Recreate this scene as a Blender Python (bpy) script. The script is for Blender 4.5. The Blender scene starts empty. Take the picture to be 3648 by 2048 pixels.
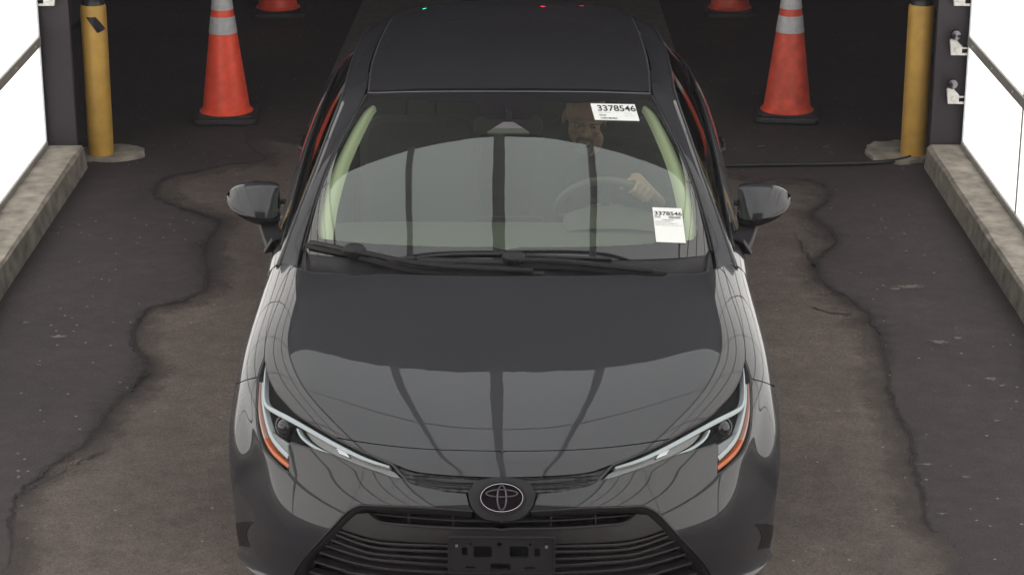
import bpy, bmesh, math, random
import numpy as np
from mathutils import Vector, Matrix
from mathutils.bvhtree import BVHTree
from mathutils.geometry import delaunay_2d_cdt

random.seed(7)
rng = np.random.default_rng(7)
sc = bpy.context.scene
col = sc.collection
R = math.radians

# ------------------------------------------------------------------ camera
CAM_LOC = Vector((0.0, -6.11, 3.35))
PITCH = R(18.8)
cam_d = bpy.data.cameras.new('camera')
cam_d.sensor_width = 36.0
cam_d.lens = 36.0 * 7977.0 / 3648.0
cam_d.clip_start = 0.05
cam_d.clip_end = 500.0
cam = bpy.data.objects.new('camera', cam_d)
col.objects.link(cam)
cam.location = CAM_LOC
cam.rotation_euler = (math.pi / 2 - PITCH, 0, 0)
sc.camera = cam

# ------------------------------------------------------------------ sky, sun, exposure
SUN_EL, SUN_AZ = R(42), R(200)
world = bpy.data.worlds.new('World')
sc.world = world
world.use_nodes = True
wn = world.node_tree
bg = wn.nodes['Background']
sky = wn.nodes.new('ShaderNodeTexSky')
sky.sky_type = 'NISHITA'
sky.sun_disc = False
sky.sun_elevation = SUN_EL
sky.sun_rotation = SUN_AZ
sky.dust_density = 4.0
wn.links.new(sky.outputs['Color'], bg.inputs['Color'])
bg.inputs['Strength'].default_value = 0.05
sun_d = bpy.data.lights.new('sun', 'SUN')
sun_d.energy = 0.6
sun_d.angle = R(20)
sun_d.color = (1.0, 0.96, 0.9)
sun = bpy.data.objects.new('sun', sun_d)
col.objects.link(sun)
sun.location = (0, -20, 20)
sun.rotation_euler = (R(90) - SUN_EL, 0, R(-20))
vs = sc.view_settings
vs.view_transform = 'Standard'
vs.look = 'None'
vs.exposure = 0.0
vs.gamma = 1.0
vs.use_curve_mapping = False
sc.cycles.max_bounces = 5
sc.cycles.diffuse_bounces = 2
sc.cycles.volume_bounces = 0
sc.cycles.use_adaptive_sampling = True
sc.cycles.adaptive_threshold = 0.03
sc.cycles.glossy_bounces = 4
sc.cycles.transparent_max_bounces = 10
sc.cycles.use_denoising = True

SIDE_LIGHT = 1.7      # diffuser radiance of the side light panels
ROOF_LIGHT = 1.36      # diffuser radiance of the ceiling light panels

# ------------------------------------------------------------------ materials
MATS = {}


def mat(name, base=(0.5, 0.5, 0.5), rough=0.5, metal=0.0, coat=0.0, coat_rough=0.03, spec=0.5, noise=None, bump=None, emit=None):
    """Principled material. noise=(scale, amount): value variation of the base colour; bump=(scale, strength)."""
    m = bpy.data.materials.new(name)
    m.use_nodes = True
    nt = m.node_tree
    b = nt.nodes['Principled BSDF']
    b.inputs['Base Color'].default_value = (*base, 1)
    b.inputs['Roughness'].default_value = rough
    b.inputs['Metallic'].default_value = metal
    b.inputs['Coat Weight'].default_value = coat
    b.inputs['Coat Roughness'].default_value = coat_rough
    b.inputs['Specular IOR Level'].default_value = spec
    if noise or bump:
        tc = nt.nodes.new('ShaderNodeTexCoord')
    if noise:
        n = nt.nodes.new('ShaderNodeTexNoise')
        n.inputs['Scale'].default_value = noise[0]
        n.inputs['Detail'].default_value = 6
        nt.links.new(tc.outputs['Object'], n.inputs['Vector'])
        mr = nt.nodes.new('ShaderNodeMapRange')
        mr.inputs['From Min'].default_value = 0.3
        mr.inputs['From Max'].default_value = 0.7
        mr.inputs['To Min'].default_value = 1 - noise[1]
        mr.inputs['To Max'].default_value = 1 + noise[1]
        nt.links.new(n.outputs['Fac'], mr.inputs['Value'])
        hsv = nt.nodes.new('ShaderNodeHueSaturation')
        hsv.inputs['Color'].default_value = (*base, 1)
        nt.links.new(mr.outputs['Result'], hsv.inputs['Value'])
        nt.links.new(hsv.outputs['Color'], b.inputs['Base Color'])
    if bump:
        n2 = nt.nodes.new('ShaderNodeTexNoise')
        n2.inputs['Scale'].default_value = bump[0]
        n2.inputs['Detail'].default_value = 4
        nt.links.new(tc.outputs['Object'], n2.inputs['Vector'])
        bp = nt.nodes.new('ShaderNodeBump')
        bp.inputs['Strength'].default_value = bump[1]
        bp.inputs['Distance'].default_value = 0.004
        nt.links.new(n2.outputs['Fac'], bp.inputs['Height'])
        nt.links.new(bp.outputs['Normal'], b.inputs['Normal'])
    if emit:
        b.inputs['Emission Color'].default_value = (*emit[0], 1)
        b.inputs['Emission Strength'].default_value = emit[1]
    MATS[name] = m
    return m


def glass_mat(name, tint, gain, rough=0.0):
    """Thin sheet glass: tinted transmission plus Fresnel reflection (gain counts both faces of the sheet)."""
    m = bpy.data.materials.new(name)
    m.use_nodes = True
    nt = m.node_tree
    nt.nodes.remove(nt.nodes['Principled BSDF'])
    out = nt.nodes['Material Output']
    tr = nt.nodes.new('ShaderNodeBsdfTransparent')
    tr.inputs['Color'].default_value = (*tint, 1)
    gl = nt.nodes.new('ShaderNodeBsdfGlossy')
    gl.inputs['Roughness'].default_value = rough
    gl.inputs['Color'].default_value = (0.95, 1.0, 0.96, 1)
    fr = nt.nodes.new('ShaderNodeFresnel')
    fr.inputs['IOR'].default_value = 1.52
    geo = nt.nodes.new('ShaderNodeNewGeometry')
    iorsel = nt.nodes.new('ShaderNodeMapRange')   # keep the outside ratio on the back face of the single sheet
    iorsel.inputs['To Min'].default_value = 1.52
    iorsel.inputs['To Max'].default_value = 1 / 1.52
    nt.links.new(geo.outputs['Backfacing'], iorsel.inputs['Value'])
    nt.links.new(iorsel.outputs['Result'], fr.inputs['IOR'])
    mu = nt.nodes.new('ShaderNodeMath')
    mu.operation = 'MULTIPLY'
    mu.use_clamp = True
    mu.inputs[1].default_value = gain
    nt.links.new(fr.outputs['Fac'], mu.inputs[0])
    mx = nt.nodes.new('ShaderNodeMixShader')
    nt.links.new(mu.outputs['Value'], mx.inputs['Fac'])
    nt.links.new(tr.outputs['BSDF'], mx.inputs[1])
    nt.links.new(gl.outputs['BSDF'], mx.inputs[2])
    nt.links.new(mx.outputs['Shader'], out.inputs['Surface'])
    MATS[name] = m
    return m


mat('paint', (0.0150, 0.0150, 0.0190), 0.55, 0.0, 1.0, 0.0, spec=0.15, noise=(900, 0.10))
mat('paint_trim', (0.012, 0.012, 0.013), 0.25, 0.0, 0.6, 0.05)
mat('black_plastic', (0.013, 0.012, 0.0135), 0.5, spec=0.28, bump=(700, 0.15))
mat('grille_plastic', (0.019, 0.016, 0.018), 0.45, spec=0.3)
mat('cavity', (0.004, 0.004, 0.005), 0.9, spec=0.1)
mat('gloss_black', (0.006, 0.005, 0.007), 0.12, coat=0.5)
mat('emblem_black', (0.006, 0.003, 0.005), 0.5, spec=0.05)
mat('ring_chrome', (0.42, 0.40, 0.42), 0.2, 1.0)
mat('emblem_chrome', (0.10, 0.095, 0.105), 0.3, 1.0)
mat('beam_grey', (0.42, 0.41, 0.42), 0.7)
mat('roof_grey', (0.20, 0.19, 0.205), 0.8)
mat('rubber', (0.012, 0.012, 0.012), 0.75, noise=(60, 0.2))
mat('chrome', (0.75, 0.76, 0.78), 0.12, 1.0)
mat('dark_chrome', (0.16, 0.15, 0.16), 0.25, 1.0)
mat('drl_white', (0.42, 0.45, 0.47), 0.25)
mat('strip_white', (0.6, 0.62, 0.62), 0.4)
mat('marker_pale', (0.52, 0.30, 0.25), 0.3)
mat('reflector', (0.17, 0.17, 0.165), 0.3, 0.9)
mat('amber', (0.55, 0.135, 0.045), 0.3)
mat('housing_black', (0.010, 0.009, 0.010), 0.4, spec=0.25)
mat('housing_grey', (0.20, 0.21, 0.21), 0.4)
mat('alloy', (0.42, 0.42, 0.43), 0.3, 0.9)
mat('seal', (0.014, 0.013, 0.015), 0.4)
mat('frit', (0.008, 0.008, 0.009), 0.02, spec=0.75)
glass_mat('windscreen_glass', (0.74, 0.83, 0.68), 1.95)
glass_mat('side_glass', (0.45, 0.50, 0.46), 0.65)
glass_mat('lens_clear', (0.92, 0.93, 0.94), 0.14)
mat('dash', (0.065, 0.065, 0.066), 0.6, noise=(300, 0.15))
mat('pillar_trim', (0.46, 0.45, 0.38), 0.7)
mat('headliner', (0.25, 0.25, 0.24), 0.9)
mat('seat_fabric', (0.05, 0.047, 0.052), 0.9, noise=(200, 0.3))
mat('leather', (0.03, 0.03, 0.032), 0.45)
mat('grey_cover', (0.09, 0.075, 0.09), 0.5)
mat('paper', (0.66, 0.66, 0.645), 0.7)
mat('ink', (0.012, 0.012, 0.018), 0.8)
mat('ink_grey', (0.12, 0.12, 0.14), 0.8)
mat('skin', (0.27, 0.145, 0.125), 0.5, noise=(40, 0.15))
mat('beard', (0.055, 0.048, 0.045), 0.8, noise=(160, 0.5))
mat('cap_cloth', (0.012, 0.012, 0.014), 0.9)
mat('shirt_cloth', (0.016, 0.015, 0.02), 0.9, noise=(30, 0.3))
mat('eye_white', (0.25, 0.22, 0.20), 0.3)
mat('cone_orange', (0.86, 0.085, 0.038), 0.42, noise=(16, 0.16))
mat('cone_dull', (0.62, 0.075, 0.04), 0.5, noise=(14, 0.28))  # duller, more mottled orange for the cones on one side
mat('cone_sleeve', (0.44, 0.44, 0.45), 0.4, noise=(35, 0.12))
mat('cone_base', (0.02, 0.019, 0.02), 0.7, noise=(30, 0.3))
mat('bollard_yellow', (0.55, 0.315, 0.06), 0.45, noise=(9, 0.16), bump=(25, 0.2))
mat('tape_black', (0.01, 0.009, 0.012), 0.4)
mat('alu', (0.34, 0.33, 0.31), 0.5, 0.0, noise=(20, 0.12))
mat('latch_metal', (0.62, 0.60, 0.56), 0.4, 0.3, noise=(50, 0.15))
mat('wall_black', (0.040, 0.034, 0.040), 0.85, noise=(2.5, 0.25))
mat('steel_black', (0.02, 0.02, 0.022), 0.6)
mat('cable_black', (0.008, 0.008, 0.008), 0.6)
mat('side_diffuser', (0.3, 0.3, 0.29), 0.6, emit=((1.0, 0.975, 0.925), SIDE_LIGHT))
mat('roof_diffuser', (0.3, 0.3, 0.29), 0.6, emit=((0.97, 1.0, 0.99), ROOF_LIGHT))
mat('led_green', (0.02, 0.3, 0.1), 0.4, emit=((0.05, 1.0, 0.35), 22.0))
mat('led_red', (0.3, 0.02, 0.03), 0.4, emit=((1.0, 0.06, 0.1), 22.0))


def ripple(name, scale, dist, coat=True):
    """Slight unevenness of a polished surface, so that mirrored edges wander a little."""
    nt = MATS[name].node_tree
    tc = nt.nodes.new('ShaderNodeTexCoord')
    n = nt.nodes.new('ShaderNodeTexNoise')
    n.inputs['Scale'].default_value = scale
    n.inputs['Detail'].default_value = 2
    nt.links.new(tc.outputs['Object'], n.inputs['Vector'])
    bp = nt.nodes.new('ShaderNodeBump')
    bp.inputs['Strength'].default_value = 1.0
    bp.inputs['Distance'].default_value = dist
    nt.links.new(n.outputs['Fac'], bp.inputs['Height'])
    for nd in nt.nodes:
        if nd.type == 'BSDF_PRINCIPLED':
            nt.links.new(bp.outputs['Normal'], nd.inputs['Coat Normal'])
        elif nd.type == 'BSDF_GLOSSY':
            nt.links.new(bp.outputs['Normal'], nd.inputs['Normal'])


ripple('paint', 9.0, 0.00022)
ripple('windscreen_glass', 5.0, 0.00025)


def asphalt(name, c1, c2, speck, patch_scale):
    """Asphalt: two aggregate tones in large worn patches, fine stone grain and pale specks, with a grainy relief."""
    m = bpy.data.materials.new(name)
    m.use_nodes = True
    nt = m.node_tree
    L = nt.links
    b = nt.nodes['Principled BSDF']
    b.inputs['Roughness'].default_value = 0.8
    b.inputs['Specular IOR Level'].default_value = 0.35
    tc = nt.nodes.new('ShaderNodeTexCoord')

    def nz(scale, detail=5, rough=0.6):
        n = nt.nodes.new('ShaderNodeTexNoise')
        n.inputs['Scale'].default_value = scale
        n.inputs['Detail'].default_value = detail
        n.inputs['Roughness'].default_value = rough
        L.new(tc.outputs['Object'], n.inputs['Vector'])
        return n

    def ramp(src, lo, hi):
        r = nt.nodes.new('ShaderNodeMapRange')
        r.inputs['From Min'].default_value = lo
        r.inputs['From Max'].default_value = hi
        L.new(src, r.inputs['Value'])
        return r.outputs['Result']

    def mix(fac, a, bb, mode='MIX'):
        x = nt.nodes.new('ShaderNodeMix')
        x.data_type = 'RGBA'
        x.blend_type = mode
        for i, v in ((0, fac), (6, a), (7, bb)):
            if isinstance(v, (tuple, float)):
                x.inputs[i].default_value = v if isinstance(v, float) else (*v, 1)
            else:
                L.new(v, x.inputs[i])
        return x.outputs[2]
    big = ramp(nz(patch_scale, 6, 0.65).outputs['Fac'], 0.36, 0.66)
    c = mix(big, c1, c2)
    fine = ramp(nz(150, 4, 0.8).outputs['Fac'], 0.28, 0.72)
    g = nt.nodes.new('ShaderNodeMapRange')
    g.inputs['To Min'].default_value = 0.55
    g.inputs['To Max'].default_value = 1.5
    L.new(fine, g.inputs['Value'])
    hs = nt.nodes.new('ShaderNodeHueSaturation')
    L.new(c, hs.inputs['Color'])
    L.new(g.outputs['Result'], hs.inputs['Value'])
    mid = ramp(nz(11, 6, 0.7).outputs['Fac'], 0.3, 0.72)
    g2 = nt.nodes.new('ShaderNodeMapRange')
    g2.inputs['To Min'].default_value = 0.76
    g2.inputs['To Max'].default_value = 1.24
    L.new(mid, g2.inputs['Value'])
    hs2 = nt.nodes.new('ShaderNodeHueSaturation')
    L.new(hs.outputs['Color'], hs2.inputs['Color'])
    L.new(g2.outputs['Result'], hs2.inputs['Value'])
    gr = ramp(nz(75, 5, 0.85).outputs['Fac'], 0.3, 0.7)
    g3 = nt.nodes.new('ShaderNodeMapRange')
    g3.inputs['To Min'].default_value = 0.68
    g3.inputs['To Max'].default_value = 1.32
    L.new(gr, g3.inputs['Value'])
    hs3 = nt.nodes.new('ShaderNodeHueSaturation')
    L.new(hs2.outputs['Color'], hs3.inputs['Color'])
    L.new(g3.outputs['Result'], hs3.inputs['Value'])
    vo = nt.nodes.new('ShaderNodeTexVoronoi')
    vo.inputs['Scale'].default_value = 26
    L.new(tc.outputs['Object'], vo.inputs['Vector'])
    sp = nt.nodes.new('ShaderNodeMath')
    sp.operation = 'LESS_THAN'
    sp.inputs[1].default_value = 0.16
    L.new(vo.outputs['Distance'], sp.inputs[0])
    sel = nt.nodes.new('ShaderNodeSeparateColor')
    L.new(vo.outputs['Color'], sel.inputs['Color'])
    th = nt.nodes.new('ShaderNodeMath')
    th.operation = 'GREATER_THAN'
    th.inputs[1].default_value = 1 - speck
    L.new(sel.outputs['Red'], th.inputs[0])
    an = nt.nodes.new('ShaderNodeMath')
    an.operation = 'MULTIPLY'
    L.new(sp.outputs['Value'], an.inputs[0])
    L.new(th.outputs['Value'], an.inputs[1])
    c3 = mix(an.outputs['Value'], hs3.outputs['Color'], (0.20, 0.175, 0.155))
    L.new(c3, b.inputs['Base Color'])
    bp = nt.nodes.new('ShaderNodeBump')
    bp.inputs['Strength'].default_value = 0.5
    bp.inputs['Distance'].default_value = 0.004
    L.new(nz(170, 3, 0.7).outputs['Fac'], bp.inputs['Height'])
    L.new(bp.outputs['Normal'], b.inputs['Normal'])
    MATS[name] = m


asphalt('asphalt_dark', (0.031, 0.0245, 0.0255), (0.046, 0.0365, 0.036), 0.09, 0.9)
asphalt('asphalt_brown', (0.063, 0.050, 0.0455), (0.106, 0.084, 0.073), 0.05, 1.1)
asphalt('pad_grey', (0.125, 0.112, 0.106), (0.15, 0.135, 0.125), 0.01, 1.6)
asphalt('dirt_dark', (0.020, 0.016, 0.016), (0.032, 0.026, 0.025), 0.0, 3.0)
asphalt('scuff_pale', (0.10, 0.088, 0.078), (0.14, 0.12, 0.105), 0.0, 3.0)
def feather(name, lo, hi, nscale):
    """Stain that thins out towards its edges (attribute mid: 1 in the middle, 0 at the rim)."""
    nt = MATS[name].node_tree
    _at = nt.nodes.new('ShaderNodeAttribute')
    _at.attribute_name = 'mid'
    _n = nt.nodes.new('ShaderNodeTexNoise')
    _n.inputs['Scale'].default_value = nscale
    _n.inputs['Detail'].default_value = 5
    _tc = nt.nodes.new('ShaderNodeTexCoord')
    nt.links.new(_tc.outputs['Object'], _n.inputs['Vector'])
    _ad = nt.nodes.new('ShaderNodeMath')
    _ad.operation = 'ADD'
    nt.links.new(_at.outputs['Fac'], _ad.inputs[0])
    nt.links.new(_n.outputs['Fac'], _ad.inputs[1])
    _mr = nt.nodes.new('ShaderNodeMapRange')
    _mr.inputs['From Min'].default_value = lo
    _mr.inputs['From Max'].default_value = hi
    nt.links.new(_ad.outputs['Value'], _mr.inputs['Value'])
    nt.links.new(_mr.outputs['Result'], nt.nodes['Principled BSDF'].inputs['Alpha'])


asphalt('crack_core', (0.012, 0.010, 0.010), (0.018, 0.015, 0.015), 0.0, 3.0)
feather('crack_core', 0.82, 1.25, 9)
feather('dirt_dark', 0.75, 2.8, 14)
feather('asphalt_brown', 0.25, 1.15, 7)
feather('scuff_pale', 0.5, 1.1, 45)
mat('concrete', (0.275, 0.247, 0.208), 0.85, noise=(11, 0.38), bump=(60, 0.6))
mat('concrete_side', (0.20, 0.185, 0.165), 0.85, noise=(5, 0.3), bump=(60, 0.5))


# ------------------------------------------------------------------ object helpers
def tag(o, label=None, cat=None, group=None, kind=None):
    for k, v in (('label', label), ('category', cat), ('group', group), ('kind', kind)):
        if v:
            o[k] = v
    return o


def empty(name, loc=(0, 0, 0), rot=(0, 0, 0)):
    o = bpy.data.objects.new(name, None)
    col.objects.link(o)
    o.empty_display_size = 0.1
    o.location = loc
    o.rotation_euler = rot
    return o


def link(name, me, material, parent=None):
    o = bpy.data.objects.new(name, me)
    col.objects.link(o)
    if material:
        me.materials.append(MATS[material] if isinstance(material, str) else material)
    if parent:
        o.parent = parent
    return o


class MB:
    """Collects verts and faces of one mesh."""

    def __init__(self):
        self.v, self.f = [], []

    def add(self, vs, fs):
        o = len(self.v)
        self.v += [tuple(p) for p in vs]
        self.f += [tuple(i + o for i in f) for f in fs]
        return self

    def box(self, lo, hi, m=None):
        (a, b, c), (d, e, f) = lo, hi
        vs = [(a, b, c), (d, b, c), (d, e, c), (a, e, c), (a, b, f), (d, b, f), (d, e, f), (a, e, f)]
        if m:
            vs = [m @ Vector(p) for p in vs]
        return self.add(vs, [(0, 3, 2, 1), (4, 5, 6, 7), (0, 1, 5, 4), (1, 2, 6, 5), (2, 3, 7, 6), (3, 0, 4, 7)])

    def lathe(self, prof, n=32, c=(0, 0, 0), m=None):
        """prof: (radius, height) pairs, revolved about z."""
        vs, fs = [], []
        for r, h in prof:
            for k in range(n):
                a = 2 * math.pi * k / n
                p = Vector((c[0] + r * math.cos(a), c[1] + r * math.sin(a), c[2] + h))
                vs.append(m @ p if m else p)
        for i in range(len(prof) - 1):
            for k in range(n):
                j = (k + 1) % n
                fs.append((i * n + k, i * n + j, (i + 1) * n + j, (i + 1) * n + k))
        return self.add(vs, fs)

    def sweep(self, pts, prof, ups=None, cap=True):
        """Sweep a closed 2D profile (side, up) along pts."""
        P = [Vector(p) for p in pts]
        n, k = len(P), len(prof)
        vs, fs = [], []
        for i, p in enumerate(P):
            t = (P[min(i + 1, n - 1)] - P[max(i - 1, 0)]).normalized()
            up = Vector(ups[i]) if ups is not None else Vector((0, 0, 1))
            s = t.cross(up)
            s = s.normalized() if s.length > 1e-6 else Vector((1, 0, 0))
            w = s.cross(t).normalized()
            for a, b in prof:
                vs.append(p + s * a + w * b)
        for i in range(n - 1):
            for j in range(k):
                q = (j + 1) % k
                fs.append((i * k + j, (i + 1) * k + j, (i + 1) * k + q, i * k + q))
        if cap:
            fs.append(tuple(range(k)))
            fs.append(tuple((n - 1) * k + j for j in reversed(range(k))))
        return self.add(vs, fs)

    def tube(self, pts, r, n=8, ups=None):
        return self.sweep(pts, [(r * math.cos(2 * math.pi * i / n), r * math.sin(2 * math.pi * i / n)) for i in range(n)], ups)

    def grid(self, rows, closed=False):
        nv, nu = len(rows), len(rows[0])
        vs = [p for r in rows for p in r]
        fs = []
        for i in range(nv - 1):
            for j in range(nu if closed else nu - 1):
                q = (j + 1) % nu
                fs.append((i * nu + j, i * nu + q, (i + 1) * nu + q, (i + 1) * nu + j))
        return self.add(vs, fs)

    def prism(self, poly, h0, h1, m=None):
        n = len(poly)
        vs = [Vector((x, y, h0)) for x, y in poly] + [Vector((x, y, h1)) for x, y in poly]
        if m:
            vs = [m @ p for p in vs]
        return self.add(vs, [tuple(reversed(range(n))), tuple(range(n, 2 * n))] + [(i, (i + 1) % n, n + (i + 1) % n, n + i) for i in range(n)])

    def build(self, name, material, parent=None, smooth=False, bevel=0, angle=35):
        me = bpy.data.meshes.new(name)
        me.from_pydata(self.v, [], self.f)
        me.update()
        bm = bmesh.new()
        bm.from_mesh(me)
        bmesh.ops.recalc_face_normals(bm, faces=bm.faces)
        bm.to_mesh(me)
        bm.free()
        if smooth:
            me.shade_smooth()
            me.set_sharp_from_angle(angle=R(angle))
        o = link(name, me, material, parent)
        if bevel:
            b = o.modifiers.new('bevel', 'BEVEL')
            b.width = bevel
            b.segments = 2
            b.limit_method = 'ANGLE'
            b.angle_limit = R(40)
        return o


def rrect(x0, y0, x1, y1, r, n=4):
    out = []
    for cx, cy, a0 in ((x1 - r, y1 - r, 0), (x0 + r, y1 - r, 90), (x0 + r, y0 + r, 180), (x1 - r, y0 + r, 270)):
        for i in range(n + 1):
            a = R(a0 + 90 * i / n)
            out.append((cx + r * math.cos(a), cy + r * math.sin(a)))
    return out


def spline(pts, n=12):
    """Catmull-Rom through pts (open)."""
    P = [np.array(p, float) for p in pts]
    if len(P) < 3:
        return [P[0] + (P[-1] - P[0]) * t for t in np.linspace(0, 1, n + 1)]
    P = [2 * P[0] - P[1]] + P + [2 * P[-1] - P[-2]]
    out = []
    for i in range(1, len(P) - 2):
        for t in np.linspace(0, 1, n, endpoint=False):
            a, b, c, d = P[i - 1:i + 3]
            out.append(0.5 * ((2 * b) + (c - a) * t + (2 * a - 5 * b + 4 * c - d) * t * t + (3 * b - 3 * c + d - a) * t ** 3))
    out.append(P[-2])
    return out


def resample(pts, n):
    P = np.array([np.array(p, float) for p in pts])
    s = np.concatenate([[0], np.cumsum(np.linalg.norm(np.diff(P, axis=0), axis=1))])
    t = np.linspace(0, s[-1], n)
    return np.stack([np.interp(t, s, P[:, k]) for k in range(P.shape[1])], 1)


# ------------------------------------------------------------------ tracing aid: sight lines of the photograph
CAR_LOC = Vector((-0.031, 0, 0))
CAR_YAW = -0.0100
CAR_M = Matrix.Translation(CAR_LOC) @ Matrix.Rotation(CAR_YAW, 4, 'Z')
CAR_I = CAR_M.inverted()
AX_D = Vector((0, math.cos(PITCH), -math.sin(PITCH)))
AX_U = Vector((0, math.sin(PITCH), math.cos(PITCH)))


def sight(px, py):
    return CAM_LOC, AX_D + Vector((1, 0, 0)) * ((px - 1824) / 7977) - AX_U * ((py - 1024) / 7977)


def car_sight(px, py):
    o, k = sight(px, py)
    return CAR_I @ o, CAR_I.to_3x3() @ k


def on_plane(px, py, axis, val, car=False):
    o, k = (car_sight if car else sight)(px, py)
    return o + k * ((val - o[axis]) / k[axis])

# ================================================================== the place
XL, XR = -2.55, 2.467          # planes of the two light walls
Y_END = 5.74                   # where the light walls and kerbs end
KERB_H = 0.13


def gpt(px, py, z=0.0):
    p = on_plane(px, py, 2, z)
    return (p.x, p.y)


def flat_sheet(name, poly, z, material, parent=None):
    me = bpy.data.meshes.new(name)
    r = delaunay_2d_cdt([Vector(p) for p in poly], [], [list(range(len(poly)))], 1, 1e-6)
    me.from_pydata([(p.x, p.y, z) for p in r[0]], [], [f for f in r[2]])
    bm = bmesh.new()
    bm.from_mesh(me)
    bmesh.ops.recalc_face_normals(bm, faces=bm.faces)
    for f in bm.faces:
        if f.normal.z < 0:
            f.normal_flip()
    bm.to_mesh(me)
    bm.free()
    return link(name, me, material, parent)


g = flat_sheet('ground', [(-60, -60), (60, -60), (60, 60), (-60, 60)], 0.0, 'asphalt_dark')
tag(g, 'dark worn asphalt ground of the drive-through bay', kind='structure')


def jitter(pts, amp, sub=5, seed=1):
    rr = random.Random(seed)
    s = spline(pts, sub)
    return [(p[0] + rr.uniform(-amp, amp), p[1] + rr.uniform(-amp, amp)) for p in s]


crackL_px = [(870, 470), (893, 531), (950, 571), (800, 592), (690, 615), (590, 640), (550, 695), (610, 730), (680, 755), (760, 780), (780, 800), (745, 850),
             (725, 900), (740, 970), (730, 1030), (680, 1060), (600, 1085), (530, 1100), (495, 1140), (468, 1200), (490, 1250), (515, 1300),
             (505, 1350), (470, 1390), (420, 1430), (380, 1480), (330, 1550), (280, 1600), (200, 1650), (100, 1730), (60, 1770), (40, 1860),
             (30, 2000), (0, 2060)]
crackR_px = [(2560, 610), (2700, 640), (2880, 645), (2951, 692), (2930, 735), (2893, 767), (2957, 821), (2978, 874), (2914, 928), (2919, 981), (2967, 1035), (3042, 1078),
             (3107, 1142), (3149, 1228), (3160, 1335), (3181, 1442), (3235, 1549), (3256, 1656), (3283, 1763), (3299, 1870), (3385, 1923), (3449, 2047)]
cl = jitter([gpt(*p) for p in crackL_px], 0.008, 5, 3)
cr = jitter([gpt(*p) for p in crackR_px], 0.008, 5, 4)
lane_poly = [(-1.15, 6.3)] + cl + [(-2.2, -1.2), (-2.2, -9), (2.2, -9), (2.1, -1.2)] + cr[::-1] + [(1.1, 6.2)]


def lane_sheet(name, poly, z, material, fade):
    """Worn top layer whose ragged rim thins out over the fade distance."""
    q = np.array(poly)
    gx, gy = np.meshgrid(np.arange(q[:, 0].min(), q[:, 0].max(), .07), np.arange(q[:, 1].min(), q[:, 1].max(), .07))
    G = np.stack([gx.ravel(), gy.ravel()], 1)

    def dist(P):
        d = np.full(len(P), 9.0)
        for a, b in zip(q, np.roll(q, -1, 0)):
            e = b - a
            t = np.clip(((P - a) @ e) / max(e @ e, 1e-12), 0, 1)
            d = np.minimum(d, np.hypot(*(P - a - t[:, None] * e).T))
        return d
    d = dist(G)
    G = G[(d > .03)]
    V = np.concatenate([q, G])
    n = len(q)
    r = delaunay_2d_cdt([Vector(p) for p in V], [(i, (i + 1) % n) for i in range(n)], [list(range(n))], 1, 1e-6)
    W = np.array([(p.x, p.y) for p in r[0]])
    m = MB().add([(x, y, z) for x, y in W], [tuple(f) for f in r[2]])
    o = m.build(name, material)
    bm = bmesh.new()
    bm.from_mesh(o.data)
    for f in bm.faces:
        if f.normal.z < 0:
            f.normal_flip()
    bm.to_mesh(o.data)
    bm.free()
    W = np.array([v.co[:2] for v in o.data.vertices])
    at = o.data.attributes.new('mid', 'FLOAT', 'POINT')
    at.data.foreach_set('value', np.clip(dist(W) / fade, 0, 1).astype(np.float32))
    return o


lane = lane_sheet('driving_lane', lane_poly, 0.004, 'asphalt_brown', 0.22)
tag(lane, 'browner patched asphalt lane with ragged edges under the car', kind='structure')
padp = flat_sheet('concrete_pad', [(-1.20, 6.62), (1.10, 6.62), (1.08, 13.8), (-1.02, 13.8)], 0.008, 'pad_grey')
tag(padp, 'pale straight strip of paving behind the car', kind='structure')


def ribbon(name, pts, w0, w1, z, material, parent, seed):
    rr = random.Random(seed)
    P = [Vector(p).to_3d() for p in pts]
    rows = []
    wv = w0
    for i, p in enumerate(P):
        t = (P[min(i + 1, len(P) - 1)] - P[max(i - 1, 0)]).normalized()
        s = Vector((-t.y, t.x, 0))
        wv += rr.uniform(-1, 1) * (w1 - w0) * 0.35
        wv = min(max(wv, w0), w1)
        k = min(1.0, 4 * i / len(P), 4 * (len(P) - 1 - i) / len(P) + 0.05)
        a, b = wv * k * rr.uniform(0.6, 1.3), wv * k * rr.uniform(0.6, 1.3)
        rows.append([(p + s * a).to_tuple()[:2] + (z,), p.to_tuple()[:2] + (z,), (p - s * b).to_tuple()[:2] + (z,)])
    o = MB().grid(rows).build(name, material, parent)
    at = o.data.attributes.new('mid', 'FLOAT', 'POINT')
    at.data.foreach_set('value', [0.0, 1.0, 0.0] * len(rows))
    return o


ribbon('dirt_band', cl, 0.04, 0.15, 0.0060, 'dirt_dark', lane, 5)
ribbon('dirt_band', cr, 0.03, 0.13, 0.0060, 'dirt_dark', lane, 6)


def jagged(pts, sub, amp, seed):
    rr = random.Random(seed)
    out = []
    for a, b in zip(pts[:-1], pts[1:]):
        for t in range(sub):
            q = t / sub
            out.append((a[0] + (b[0] - a[0]) * q + rr.uniform(-amp, amp), a[1] + (b[1] - a[1]) * q + rr.uniform(-amp, amp)))
    return out


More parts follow.
